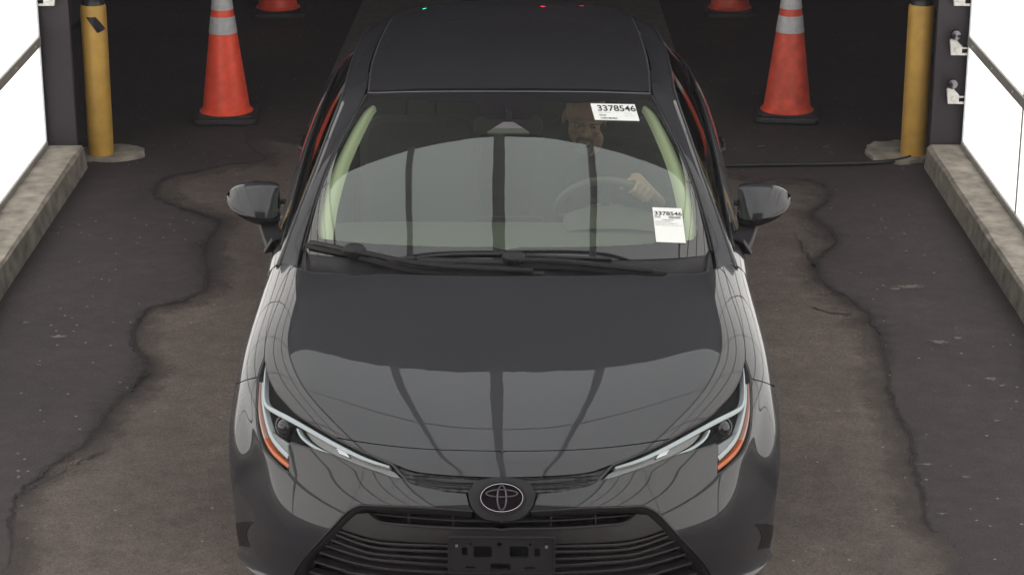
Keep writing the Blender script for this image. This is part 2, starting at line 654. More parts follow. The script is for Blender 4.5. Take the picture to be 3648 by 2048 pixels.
ribbon('crack', jagged(cl, 3, 0.011, 41), 0.007, 0.022, 0.0078, 'crack_core', lane, 15)
ribbon('crack', jagged(cr, 3, 0.011, 42), 0.005, 0.017, 0.0078, 'crack_core', lane, 16)
for i, px in enumerate([[(2875, 1060), (2930, 1055), (2990, 1050), (3030, 1062)], [(2860, 1090), (2960, 1118), (3060, 1120)],
                        [(2830, 810), (2850, 880), (2900, 950), (2905, 1000)], [(60, 1770), (160, 1720), (300, 1640), (420, 1600)]]):
    ribbon('crack', jagged(jitter([gpt(*p) for p in px], 0.008, 5, 20 + i), 3, 0.009, 60 + i), 0.004, 0.013, 0.0078, 'crack_core', lane, 30 + i)


def blob(name, px, py, rx, ry, z, material, parent, seed, n=22):
    rr = random.Random(seed)
    cx, cy = gpt(px, py)
    pts = []
    for i in range(n):
        a = 2 * math.pi * i / n
        k = rr.uniform(0.55, 1.15)
        pts.append((cx + rx * k * math.cos(a), cy + ry * k * math.sin(a)))
    m = MB().add([(cx, cy, z)] + [(x, y, z) for x, y in pts], [(0, i + 1, (i + 1) % n + 1) for i in range(n)])
    o = m.build(name, material, parent)
    at = o.data.attributes.new('mid', 'FLOAT', 'POINT')
    at.data.foreach_set('value', [1.0] + [0.0] * n)
    return o


def inside_lane(px):
    return px < 760 or px > 3000 or 2690 < px < 2970


k = 0
for px, py, rx, ry in [(3235, 1022, .07, .03), (3190, 1030, .03, .015), (3345, 1220, .035, .03), (3410, 1205, .02, .02), (3530, 1350, .03, .02), (3570, 1375, .015, .015),
                       (3300, 1655, .025, .012), (3355, 1830, .02, .01), (3082, 1808, .018, .010), (3062, 1880, .012, .012), (3165, 1900, .03, .02), (3240, 958, .012, .008),
                       (3040, 730, .008, .008), (395, 851, .016, .012), (413, 931, .008, .007), (210, 1200, .035, .02), (90, 1150, .02, .015), (320, 840, .012, .008),
                       (2710, 522, .035, .02), (2945, 525, .03, .02), (2720, 540, .02, .01), (2960, 545, .02, .015), (140, 1300, .02, .01), (510, 1020, .006, .005),
                       (3160, 975, .006, .006), (3420, 925, .01, .01), (66, 1700, .01, .02), (620, 1675, .006, .006), (3550, 1500, .02, .01), (3440, 1700, .02, .012)]:
    k += 1
    blob('scuff_mark', px, py, rx * 1.5, ry * 1.5, 0.0025 if inside_lane(px) else 0.0065, 'scuff_pale', g, 100 + k)

# kerbs
for sgn, x_in, x_out, name, lab in ((-1, -2.335, -3.0, 'kerb', 'low concrete kerb under the light wall nearer the brighter traffic cone'),
                                    (1, 2.268, 2.95, 'kerb', 'low concrete kerb that the black cable runs up against')):
    prof = [(x_in, 0.0), (x_in + sgn * 0.012, KERB_H - 0.015), (x_in + sgn * 0.028, KERB_H), (x_out, KERB_H), (x_out, 0.0)]
    ys = list(np.arange(-9, Y_END, 0.25)) + [Y_END + 0.03]
    rr = random.Random(4 + sgn)
    rows = []
    for y in ys:
        rows.append([(x + rr.uniform(-.004, .004) * (i in (1, 2)), y, z + rr.uniform(-.003, .003) * (i in (1, 2))) for i, (x, z) in enumerate(prof)])
    m = MB().grid(rows)
    m.add(rows[-1], [(0, 1, 2, 3, 4)])
    ko = m.build(name, 'concrete')
    tag(ko, lab, 'kerb', kind='structure')


# light walls
def light_wall(x, sgn, label):
    root = empty('light_wall', (x, Y_END, KERB_H))
    z0 = 0.03
    rowsz = [(z0, 0.56), (0.615, 1.20), (1.255, 1.84), (1.895, 2.48), (2.535, 3.12), (3.175, 3.80)]
    cw = 1.35
    ncol = 10
    for j in range(ncol):
        for i, (a, b) in enumerate(rowsz):
            y1, y0 = -j * cw - 0.012, -(j + 1) * cw + 0.012
            MB().box((0 if sgn > 0 else -0.03, y0, a), (0.03 if sgn > 0 else 0, y1, b)).build('diffuser_panel', 'side_diffuser', root)
    L = ncol * cw
    for a, b in [(0.0, z0)] + [(rowsz[i][1], rowsz[i + 1][0]) for i in range(5)] + [(3.80, 3.85)]:
        MB().box((-0.012, -L, a + 0.001), (0.012, 0, b - 0.001)).build('rail', 'alu', root, bevel=0.002)
    for a, b in [(rowsz[i][1], rowsz[i + 1][0]) for i in range(2)]:
        m = MB()
        for q in range(14):
            m.lathe([(0.0, 0.018), (0.007, 0.016), (0.008, 0.012)], 10, m=Matrix.Translation((0, -0.15 - q * 0.5, (a + b) / 2)) @ Matrix.Rotation(-sgn * math.pi / 2, 4, 'Y'))
        o = m.build('screw_row', 'latch_metal', root)
        o['kind'] = 'stuff'
    for j in range(1, ncol):
        MB().box((-0.004, -j * cw - 0.011, z0), (0.006, -j * cw + 0.011, 3.80)).build('mullion', 'alu', root)
    MB().box((-0.03 if sgn < 0 else -0.006, 0.0, 0.0), (0.006 if sgn < 0 else 0.03, 0.012, 3.85)).build('end_strip', 'strip_white', root)
    MB().box((0.035 if sgn > 0 else -0.20, -L, 0), (0.20 if sgn > 0 else -0.035, 0.0, 3.85)).build('light_box', 'steel_black', root)
    # toggle latches on the end post, standing off towards the lane
    for zz in ((0.235, 0.505, 0.775, 1.045) if sgn > 0 else (0.775, 1.045)):
        s = -sgn
        lt = MB().prism([(s * 0.035, 0), (s * 0.095, 0), (s * 0.105, 0.085), (s * 0.075, 0.098), (s * 0.06, 0.075), (s * 0.035, 0.05)], 0.012, 0.030,
                        Matrix.Translation((0, 0, zz)) @ Matrix.Rotation(math.pi / 2, 4, 'X') @ Matrix.Scale(-1, 4, (0, 0, 1))).build('latch', 'latch_metal', root, bevel=0.003)
        MB().box((min(0, s * 0.04), 0.014, zz), (max(0, s * 0.04), 0.026, zz + 0.012)).build('latch_tongue', 'latch_metal', lt)
        MB().box((min(0, s * 0.04), 0.014, zz + 0.035), (max(0, s * 0.04), 0.026, zz + 0.043)).build('latch_tongue', 'latch_metal', lt)
        MB().lathe([(0.0, -0.03), (0.02, -0.024), (0.03, -0.006), (0.026, 0.012), (0.0, 0.02)], 16,
                   m=Matrix.Translation((s * 0.078, 0.0, zz + 0.115)) @ Matrix.Rotation(math.pi / 2, 4, 'X')).build('latch_knob', 'dark_chrome', lt, smooth=True)
        MB().lathe([(0.0, 0.004), (0.011, 0.003), (0.013, 0.0)], 12, m=Matrix.Translation((s * 0.068, 0.012, zz + 0.03)) @ Matrix.Rotation(math.pi / 2, 4, 'X')).build('bolt_head', 'latch_metal', lt)
    tag(root, label, 'light wall', 'glowing light walls')
    return root


light_wall(XL, -1, 'glowing white light wall on the kerb nearer the brighter traffic cone')
light_wall(XR, 1, 'glowing white light wall with a column of pale latches on its end')


# ceiling light with dark beams (seen mirrored in the bonnet and the windscreen)
CEIL_Z, CEIL_Y1, CEIL_Y0 = 4.0, 2.85, -7.5
cl_root = empty('ceiling_light', (0, 0, CEIL_Z))
beams = [(-2.5, 0.03), (-0.775, 0.060), (-0.10, 0.080), (0.575, 0.060), (2.42, 0.03)]
for i in range(4):
    x0, x1 = beams[i][0] + beams[i][1] / 2, beams[i + 1][0] - beams[i + 1][1] / 2
    ys = [CEIL_Y1, 1.55, -0.6, -2.75, -4.9, -7.5]
    for a, b in zip(ys[:-1], ys[1:]):
        MB().box((x0, b + 0.012, 0), (x1, a - 0.012, 0.03)).build('diffuser_panel', 'roof_diffuser', cl_root)
for x, w in beams:
    MB().box((x - w / 2 + 0.001, CEIL_Y0, -0.05), (x + w / 2 - 0.001, CEIL_Y1, 0.06)).build('beam', 'beam_grey', cl_root)
for y in (1.55, -0.6, -2.75, -4.9):
    MB().box((-2.48, y - 0.011, 0.004), (2.40, y + 0.011, 0.06)).build('cross_bar', 'steel_black', cl_root)
tag(cl_root, 'overhead glowing ceiling light split by dark beams, mirrored in the bonnet', 'ceiling light')

# dark shell of the bay
for nm, lo, hi, lab in (('roof', (-3.4, -14, 4.3), (3.4, 16, 4.45), 'grey roof over the bay'),
                        ('wall_left', (-3.4, -14, 0), (-3.1, 16, 4.3), 'black wall of the bay behind the light wall'),
                        ('wall_right', (3.1, -14, 0), (3.4, 16, 4.3), 'black wall of the bay behind the latch side light wall'),
                        ('sky_block_wall', (-3.1, -14.3, 0), (3.1, -14, 4.3), 'unseen black wall added ahead of the car to keep the sky out of its bumper'),  # added out of view so the bumper mirrors dark instead of sky
                        ('wall_back', (-3.1, 15.7, 0), (3.1, 16, 4.3), 'black far wall of the bay')):
    o = MB().box(lo, hi).build(nm, 'roof_grey' if nm == 'roof' else 'wall_black')
    tag(o, lab, kind='structure')
o = MB().box((-3.1, Y_END + 0.045, 0), (XL + 0.16, Y_END + 0.085, 3.6)).build('end_board', 'wall_black')
tag(o, 'black upright board behind the yellow bollard near the brighter cone', 'board', 'black end boards')
o = MB().box((XR - 0.17, Y_END + 0.045, 0), (3.1, Y_END + 0.085, 3.6)).build('end_board', 'wall_black')
tag(o, 'black upright board behind the pale latches', 'board', 'black end boards')


# ------------------------------------------------------------------ bollards
def bollard(x, y, label, tape_ang, lean):
    root = empty('bollard', (x, y, 0), (0, lean, 0))
    r, h = 0.071, 0.868
    MB().lathe([(r, 0), (r, h - 0.02), (r - 0.004, h - 0.004), (r - 0.012, h)], 40).build('post', 'bollard_yellow', root, smooth=True)
    MB().lathe([(r - 0.006, h - 0.012), (r - 0.008, h + 0.01), (r * 0.7, h + 0.03), (0.0, h + 0.038)], 40).build('cap', 'tape_black', root, smooth=True)
    # slanted lozenge of black tape wrapped on the post
    rows = []
    A, B, C_, D = np.array((-.78, .042)), np.array((-.02, .042)), np.array((.80, -.030)), np.array((.06, -.048))
    for i in range(13):
        row = []
        for j in range(9):
            q = (A * (1 - j / 8) + D * (j / 8)) * (1 - i / 12) + (B * (1 - j / 8) + C_ * (j / 8)) * (i / 12)
            a = tape_ang + q[0]
            row.append(((r + .0015) * math.cos(a), (r + .0015) * math.sin(a), .765 + q[1]))
        rows.append(row)
    MB().grid(rows).build('tape_mark', 'tape_black', root, smooth=True)
    tag(root, label, 'bollard', 'yellow bollards at the ends of the light walls')
    return root


bollard(-2.30, 6.0, 'yellow steel bollard with a black lozenge facing us, by the brighter cone', R(-70), R(0.3))
bollard(2.245, 6.0, 'yellow steel bollard with its black tape turned away, by the pale latches', R(12), R(0.0))
for (px, py, rx, ry, sd) in ((395, 552, .20, .17, 3), (3200, 548, .20, .22, 8)):
    rr = random.Random(sd)
    cx, cy = gpt(px, py)
    n = 26
    pts = [(cx + rx * rr.uniform(.85, 1.1) * math.cos(2 * math.pi * i / n), cy + ry * rr.uniform(.85, 1.1) * math.sin(2 * math.pi * i / n)) for i in range(n)]
    MB().prism(pts, 0.0, 0.02).build('footing_patch', 'concrete', g)


# ------------------------------------------------------------------ traffic cones
def cone(x, y, rz, label, m_or, tall=0.92, lean=0.0):
    root = empty('traffic_cone', (x, y, 0.008), (lean, 0, rz))
    b = 0.19
    MB().prism(rrect(-b, -b, b, b, 0.05, 5), 0.0, 0.032).build('base_plate', 'cone_base', root, bevel=0.006)
    MB().prism(rrect(-b * .86, -b * .86, b * .86, b * .86, 0.05, 5), 0.032, 0.045).build('base_step', 'cone_base', root, bevel=0.005)

    def rad(z):
        return 0.142 + (0.030 - 0.142) * (z - 0.05) / (tall - 0.05)
    prof = [(0.160, 0.045), (0.150, 0.055)] + [(rad(z), z) for z in np.linspace(0.065, tall - 0.01, 10)] + [(0.022, tall), (0.018, tall - 0.005)]
    MB().lathe(prof, 40).build('cone_body', m_or, root, smooth=True)
    for z0, z1 in ((0.515, 0.615), (0.655, 0.81)):
        MB().lathe([(rad(z0) - .001, z0), (rad(z0) + .0025, z0 + .001), (rad(z1) + .0025, z1 - .001), (rad(z1) - .001, z1)], 40).build('reflective_collar', 'cone_sleeve', root, smooth=True)
    tag(root, label, 'traffic cone', 'traffic cones behind the car')
    return root


cone(-1.700, 6.85, R(3), 'bright orange traffic cone with grey collars, beside the pale strip', 'cone_orange')
cone(1.640, 6.88, R(-8), 'duller mottled orange traffic cone with grey collars, by the cable', 'cone_dull')
cone(-1.69, 9.86, R(5), 'far dim orange cone cut by the photo top, behind the bright near cone', 'cone_orange')
cone(1.575, 9.86, R(-4), 'far dim orange cone cut by the photo top, behind the duller mottled cone', 'cone_dull')

# ------------------------------------------------------------------ cable
cp = [gpt(*p) for p in ((3262, 556), (3235, 572), (3180, 584), (3100, 590), (2950, 594), (2750, 596), (2560, 598))] + [(0.75, 5.85), (0.2, 5.9)]
o = MB().tube([(x, y, 0.020 - 0.004) for x, y in [tuple(p) for p in spline(cp, 6)]], 0.012, 8).build('cable', 'cable_black', smooth=True)
tag(o, 'black cable lying across the asphalt to the kerb by the bollard', 'cable')

# ================================================================== the car: smooth master surfaces and panels cut from them
class Surf:
    """Tensor cubic B-spline over a control net [row][column] = (x, y, z). u runs along a row, v down the rows."""

    def __init__(self, net, mirror=True, sharpen=1):
        P = np.array(net, float)
        Q = P.copy()
        self.mirror = mirror
        for _ in range(sharpen):
            self._pad(Q)
            vv, uu = np.meshgrid(np.linspace(0, 1, P.shape[0]), np.linspace(0, 1, P.shape[1]), indexing='ij')
            S = self.ev(uu.ravel(), vv.ravel()).reshape(P.shape)
            Q = Q + (P - S)
        self._pad(Q)
        n, m = 140, 170
        uu, vv = np.meshgrid(np.linspace(0, 1, n), np.linspace(0, 1, m))
        self.guv = np.stack([uu.ravel(), vv.ravel()], 1)
        self.gp = self.ev(self.guv[:, 0], self.guv[:, 1])
        fs = []
        for i in range(m - 1):
            for j in range(n - 1):
                a = i * n + j
                fs += [(a, a + 1, a + n + 1), (a, a + n + 1, a + n)]
        self.fs = fs
        self.bvh = BVHTree.FromPolygons([tuple(p) for p in self.gp], fs)
        d = self.gp.reshape(m, n, 3)
        self.Lu = float(np.linalg.norm(np.diff(d, axis=1), axis=2).sum(1).mean())
        self.Lv = float(np.linalg.norm(np.diff(d, axis=0), axis=2).sum(0).mean())

    def _pad(self, Q):
        if self.mirror:
            left = Q[:, 1:2] * np.array([-1, 1, 1])
        else:
            left = 2 * Q[:, :1] - Q[:, 1:2]
        X = np.concatenate([left, Q, 2 * Q[:, -1:] - Q[:, -2:-1]], 1)
        self.C = np.concatenate([2 * X[:1] - X[1:2], X, 2 * X[-1:] - X[-2:-1]], 0)
        self.nv, self.nu = Q.shape[:2]

    @staticmethod
    def _w(t):
        return np.stack([(1 - t) ** 3, 3 * t ** 3 - 6 * t ** 2 + 4, -3 * t ** 3 + 3 * t ** 2 + 3 * t + 1, t ** 3], -1) / 6

    def ev(self, u, v):
        u = np.clip(np.asarray(u, float), 0, 1) * (self.nu - 1)
        v = np.clip(np.asarray(v, float), 0, 1) * (self.nv - 1)
        i = np.minimum(u.astype(int), self.nu - 2)
        j = np.minimum(v.astype(int), self.nv - 2)
        wu, wv = self._w(u - i), self._w(v - j)
        out = np.zeros((len(u), 3))
        for a in range(4):
            for b in range(4):
                out += (wv[:, a] * wu[:, b])[:, None] * self.C[j + a, i + b]
        return out

    def normal(self, u, v):
        e = 2e-3
        u, v = np.asarray(u, float), np.asarray(v, float)
        lo = self.ev(np.abs(u - e) if self.mirror else np.maximum(u - e, 0), v)
        if self.mirror:
            lo[u < e, 0] *= -1
        a = self.ev(np.minimum(u + e, 1), v) - lo
        b = self.ev(u, np.minimum(v + e, 1)) - self.ev(u, np.maximum(v - e, 0))
        n = np.cross(a, b)
        n /= np.maximum(np.linalg.norm(n, axis=1), 1e-9)[:, None]
        return n * self.sign

    sign = 1.0

    def _uv(self, loc, idx):
        f = self.fs[idx]
        A, B, Cc = self.gp[f[0]], self.gp[f[1]], self.gp[f[2]]
        T = np.stack([B - A, Cc - A], 1)
        w, *_ = np.linalg.lstsq(T, np.array(loc) - A, rcond=None)
        return self.guv[f[0]] + w[0] * (self.guv[f[1]] - self.guv[f[0]]) + w[1] * (self.guv[f[2]] - self.guv[f[0]])

    def hit(self, o, k):
        loc, n, idx, dist = self.bvh.ray_cast(o, k)
        if loc is None:      # just past the outline: nearest point to the sight line
            best = None
            for t in np.linspace(6.2, 9.0, 60):
                r = self.bvh.find_nearest(o + k.normalized() * t)
                if best is None or r[3] < best[3]:
                    best = r
            loc, n, idx, dist = best
        return self._uv(loc, idx)

    def px(self, x, y):
        """Photo point (either half of the car) -> uv on the +x half."""
        o, k = car_sight(x, y)
        if self.mirror_px(x, y):
            o, k = Vector((-o.x, o.y, o.z)), Vector((-k.x, k.y, k.z))
        return self.hit(o, k)

    def mirror_px(self, x, y):
        return x < 1786

    def side(self, y, z):
        return self.hit2(Vector((3, y, z)), Vector((-1, 0, 0)))

    def hit2(self, o, k):
        loc, n, idx, dist = self.bvh.ray_cast(o, k)
        if loc is None:
            loc, n, idx, dist = self.bvh.find_nearest(o + k * 2.15)
        return self._uv(loc, idx)

    def near(self, p):
        loc, n, idx, dist = self.bvh.find_nearest(Vector(p))
        return self._uv(loc, idx)

    def trace(self, *segs, n=6):
        out = []
        for s in segs:
            for p in (spline(s, n) if len(s) > 2 else spline(s, 8)):
                out.append(self.px(*p))
        return dedupe(out)

    def pts(self, uv, off=0.0):
        uv = np.array(uv)
        P = self.ev(uv[:, 0], uv[:, 1])
        N = self.normal(uv[:, 0], uv[:, 1])
        o = np.asarray(off)
        return P + N * (o[:, None] if o.ndim else o), N


def dedupe(L, eps=1e-4):
    out = [L[0]]
    for p in L[1:]:
        if abs(p[0] - out[-1][0]) + abs(p[1] - out[-1][1]) > eps:
            out.append(p)
    if len(out) > 2 and abs(out[0][0] - out[-1][0]) + abs(out[0][1] - out[-1][1]) < eps:
        out.pop()
    return out


def inside(poly, P):
    poly = np.asarray(poly)
    x, y = P[:, 0], P[:, 1]
    r = np.zeros(len(P), bool)
    j = len(poly) - 1
    for i in range(len(poly)):
        xi, yi = poly[i]
        xj, yj = poly[j]
        c = ((yi > y) != (yj > y))
        with np.errstate(divide='ignore', invalid='ignore'):
            c &= x < (xj - xi) * (y - yi) / (yj - yi) + xi
        r ^= c
        j = i
    return r


def inset_poly(q, d, keep=None):
    q = np.asarray(q, float)
    a = np.roll(q, 1, 0)
    b = np.roll(q, -1, 0)
    area = 0.5 * np.sum(q[:, 0] * b[:, 1] - b[:, 0] * q[:, 1])
    s = 1 if area > 0 else -1
    e1 = q - a
    e2 = b - q
    n1 = np.stack([-e1[:, 1], e1[:, 0]], 1) / np.maximum(np.linalg.norm(e1, axis=1), 1e-9)[:, None]
    n2 = np.stack([-e2[:, 1], e2[:, 0]], 1) / np.maximum(np.linalg.norm(e2, axis=1), 1e-9)[:, None]
    n = n1 + n2
    n /= np.maximum(np.linalg.norm(n, axis=1), 0.5)[:, None]
    out = q + s * n * d
    if keep is not None:
        out[keep, 0] = 0.0
    return out


def panel(name, S, outline, material, parent, holes=(), off=0.0, gap=0.0018, flange=0.012, res=0.018, side=0, label=None):
    """Cut a panel out of master surface S. side: 0 both halves in one mesh, +1 / -1 only that half."""
    sc2 = np.array([S.Lu, S.Lv])
    q = np.array(outline) * sc2
    keep = q[:, 0] < 2e-3 * S.Lu if S.mirror else np.zeros(len(q), bool)
    q[keep, 0] = 0
    if gap:
        q = inset_poly(q, gap, keep)
    def densify(l):
        out = []
        for a, b in zip(l, np.roll(l, -1, 0)):
            n = max(1, int(np.ceil(np.linalg.norm(b - a) / res)))
            out += [a + (b - a) * t for t in np.arange(n) / n]
        return np.array(out)
    q = densify(q)
    keep = q[:, 0] < 1e-9 if S.mirror else None
    loops = [q] + [np.array(h) * sc2 for h in holes]
    if gap:
        for i in range(1, len(loops)):
            loops[i] = inset_poly(loops[i], -gap, (loops[i][:, 0] < 2e-3 * S.Lu) if S.mirror else None)
    lo, hi = q.min(0), q.max(0)
    gx, gy = np.meshgrid(np.arange(lo[0] + res / 2, hi[0], res), np.arange(lo[1] + res / 2, hi[1], res))
    G = np.stack([gx.ravel(), gy.ravel()], 1)
    k = inside(q, G)
    for h in loops[1:]:
        k &= ~inside(h, G)
    G = G[k]
    B = np.concatenate(loops)
    if len(G):
        dm = np.full(len(G), 9.0)
        for b in B:
            dm = np.minimum(dm, np.hypot(G[:, 0] - b[0], G[:, 1] - b[1]))
        G = G[dm > res * 0.45]
    V = [Vector(p) for p in np.concatenate([B, G])]
    E, o = [], 0
    for l in loops:
        n = len(l)
        E += [(o + i, o + (i + 1) % n) for i in range(n)]
        o += n
    r = delaunay_2d_cdt(V, E, [], 0, 1e-7)
    W = np.array([(p.x, p.y) for p in r[0]])
    F = np.array([f for f in r[2]])
    cen = W[F].mean(1)
    k = inside(q, cen)
    for h in loops[1:]:
        k &= ~inside(h, cen)
    F = F[k]
    uv = W / sc2
    P, N = S.pts(uv, off)
    # orientation
    t = F[len(F) // 2]
    if np.dot(np.cross(P[t[1]] - P[t[0]], P[t[2]] - P[t[0]]), N[t[0]]) < 0:
        F = F[:, ::-1]
    verts, faces, norms = [P], [F], [N]
    if flange:
        cnt = {}
        for f in F:
            for a, b in ((f[0], f[1]), (f[1], f[2]), (f[2], f[0])):
                cnt[(a, b)] = 1
        be = [(a, b) for (a, b) in cnt if (b, a) not in cnt and not (S.mirror and uv[a, 0] < 1e-6 and uv[b, 0] < 1e-6)]
        vs, fs, ns = [], [], []
        base = len(P)
        for a, b in be:
            d = P[b] - P[a]
            nn = np.cross(d, N[a])
            nn /= max(np.linalg.norm(nn), 1e-9)
            vs += [P[a], P[b], P[b] - N[b] * flange - nn * 0.002, P[a] - N[a] * flange - nn * 0.002]
            ns += [nn] * 4
            fs += [(base, base + 2, base + 1), (base, base + 3, base + 2)]
            base += 4
        if vs:
            verts.append(np.array(vs))
            norms.append(np.array(ns))
            faces.append(np.array(fs))
    P, N, F = np.concatenate(verts), np.concatenate(norms), np.concatenate(faces)
    M = np.array([-1, 1, 1])
    if side == 0 and S.mirror:
        F = np.concatenate([F, F[:, ::-1] + len(P)])
        P, N = np.concatenate([P, P * M]), np.concatenate([N, N * M])
    elif side == -1:
        P, N, F = P * M, N * M, F[:, ::-1]
    me = bpy.data.meshes.new(name)
    me.from_pydata([tuple(p) for p in P], [], [tuple(int(i) for i in f) for f in F])
    me.update()
    me.shade_smooth()
    me.normals_split_custom_set_from_vertices([tuple(x) for x in N])
    o = link(name, me, material, parent)
    if label:
        o['label'] = label
    return o


def strip_on(name, S, uvs, widths, material, parent, off=0.0, depth=0.01, side=1, crown=0.3):
    """A raised band following a line on S: widths given at its ends and interpolated."""
    P, N = S.pts(uvs, off)
    n = len(P)
    w = np.interp(np.linspace(0, 1, n), np.linspace(0, 1, len(widths)), widths)
    rows = []
    for i in range(n):
        t = P[min(i + 1, n - 1)] - P[max(i - 1, 0)]
        t /= max(np.linalg.norm(t), 1e-9)
        s = np.cross(t, N[i])
        h = w[i] / 2
        rows.append([P[i] - s * h - N[i] * depth, P[i] - s * h * 0.98, P[i] - s * h * 0.5 + N[i] * h * crown, P[i] + s * h * 0.5 + N[i] * h * crown, P[i] + s * h * 0.98, P[i] + s * h - N[i] * depth])
    if side < 0:
        rows = [[p * np.array([-1, 1, 1]) for p in r] for r in rows]
    m = MB().grid(rows)
    m.add(rows[0], [tuple(range(6))])
    m.add(rows[-1], [tuple(range(6))])
    return m.build(name, material, parent, smooth=True, angle=50)


def both(f):
    """Run a builder for the two halves of the car."""
    return [f(1), f(-1)]


def mx(p, s):
    return (p[0] * s, p[1], p[2])


# ---- control nets (metres, x outward from the middle, y back from the bumper, z up)
front_net = [
    [(0, 1.05, 0.96), (0.25, 1.052, 0.958), (0.46, 1.07, 0.953), (0.62, 1.095, 0.947), (0.705, 1.15, 0.941), (0.762, 1.27, 0.926), (0.812, 1.35, 0.895), (0.85, 1.385, 0.838), (0.866, 1.395, 0.73), (0.871, 1.4, 0.52), (0.855, 1.4, 0.2)],
    [(0, 0.83, 0.922), (0.25, 0.832, 0.921), (0.46, 0.842, 0.916), (0.62, 0.855, 0.912), (0.7, 0.865, 0.903), (0.762, 0.88, 0.88), (0.814, 0.89, 0.845), (0.858, 0.905, 0.79), (0.889, 0.92, 0.7), (0.901, 0.93, 0.5), (0.878, 0.94, 0.2)],
    [(0, 0.58, 0.853), (0.25, 0.582, 0.851), (0.45, 0.59, 0.846), (0.6, 0.6, 0.842), (0.685, 0.61, 0.832), (0.758, 0.625, 0.808), (0.814, 0.65, 0.772), (0.854, 0.68, 0.724), (0.885, 0.68, 0.622), (0.911, 0.74, 0.52), (0.879, 0.75, 0.19)],
    [(0, 0.34, 0.783), (0.24, 0.343, 0.78), (0.43, 0.36, 0.773), (0.56, 0.385, 0.765), (0.65, 0.415, 0.749), (0.725, 0.45, 0.719), (0.79, 0.5, 0.69), (0.826, 0.56, 0.658), (0.867, 0.575, 0.572), (0.906, 0.64, 0.47), (0.879, 0.65, 0.18)],
    [(0, 0.145, 0.703), (0.22, 0.152, 0.697), (0.39, 0.18, 0.681), (0.51, 0.225, 0.663), (0.6, 0.28, 0.645), (0.68, 0.34, 0.622), (0.752, 0.403, 0.598), (0.804, 0.478, 0.572), (0.851, 0.513, 0.48), (0.898, 0.6, 0.43), (0.877, 0.62, 0.175)],
    [(0, 0.088, 0.655), (0.21, 0.096, 0.649), (0.37, 0.125, 0.633), (0.485, 0.17, 0.615), (0.575, 0.222, 0.594), (0.655, 0.285, 0.57), (0.733, 0.355, 0.545), (0.787, 0.441, 0.514), (0.849, 0.518, 0.44), (0.888, 0.585, 0.35), (0.876, 0.61, 0.172)],
    [(0, 0.04, 0.585), (0.205, 0.047, 0.58), (0.36, 0.075, 0.566), (0.472, 0.118, 0.549), (0.562, 0.172, 0.528), (0.643, 0.236, 0.504), (0.72, 0.312, 0.476), (0.783, 0.403, 0.443), (0.838, 0.49, 0.4), (0.882, 0.57, 0.325), (0.874, 0.6, 0.17)],
    [(0, 0.008, 0.49), (0.2, 0.014, 0.488), (0.35, 0.04, 0.478), (0.462, 0.082, 0.464), (0.553, 0.136, 0.446), (0.635, 0.202, 0.424), (0.714, 0.282, 0.398), (0.782, 0.376, 0.366), (0.834, 0.472, 0.33), (0.877, 0.558, 0.275), (0.873, 0.595, 0.168)],
    [(0, 0, 0.38), (0.2, 0.006, 0.38), (0.35, 0.03, 0.374), (0.46, 0.07, 0.365), (0.55, 0.124, 0.352), (0.634, 0.19, 0.338), (0.713, 0.27, 0.32), (0.781, 0.365, 0.296), (0.831, 0.463, 0.27), (0.873, 0.552, 0.232), (0.871, 0.59, 0.164)],
    [(0, 0.02, 0.27), (0.2, 0.026, 0.27), (0.35, 0.048, 0.268), (0.46, 0.086, 0.264), (0.55, 0.138, 0.258), (0.634, 0.204, 0.25), (0.713, 0.284, 0.24), (0.781, 0.376, 0.226), (0.828, 0.47, 0.212), (0.869, 0.555, 0.192), (0.869, 0.59, 0.16)],
    [(0, 0.075, 0.18), (0.2, 0.08, 0.18), (0.35, 0.1, 0.18), (0.468, 0.075, 0.19), (0.56, 0.122, 0.19), (0.648, 0.188, 0.185), (0.73, 0.268, 0.178), (0.8, 0.362, 0.17), (0.848, 0.456, 0.164), (0.881, 0.546, 0.16), (0.865, 0.59, 0.156)],
]
FR = Surf(front_net)
FR.sign = 1.0
_t = FR.normal([0.2], [0.2])[0]
if _t[2] < 0:
    FR.sign = -1.0

wind_net = [
    [(0, 1.165, 0.972), (0.2409, 1.17, 0.971), (0.4337, 1.187, 0.968), (0.5783, 1.222, 0.962), (0.6746, 1.285, 0.951), (0.718, 1.335, 0.94)],
    [(0, 1.348, 1.087), (0.2329, 1.352, 1.086), (0.4172, 1.367, 1.083), (0.553, 1.396, 1.077), (0.6452, 1.435, 1.069), (0.684, 1.465, 1.06)],
    [(0, 1.537, 1.191), (0.2251, 1.541, 1.189), (0.4013, 1.556, 1.186), (0.5285, 1.577, 1.181), (0.6087, 1.601, 1.175), (0.643, 1.618, 1.169)],
    [(0, 1.73, 1.288), (0.2031, 1.734, 1.286), (0.3675, 1.748, 1.2815), (0.4835, 1.768, 1.275), (0.5551, 1.789, 1.269), (0.586, 1.803, 1.264)],
    [(0, 1.919, 1.3763), (0.1889, 1.927, 1.374), (0.34, 1.948, 1.3675), (0.4392, 1.97, 1.359), (0.5006, 1.989, 1.353), (0.527, 2, 1.35)],
]
WS = Surf(wind_net)
if WS.normal([0.2], [0.5])[0][2] < 0:
    WS.sign = -1.0

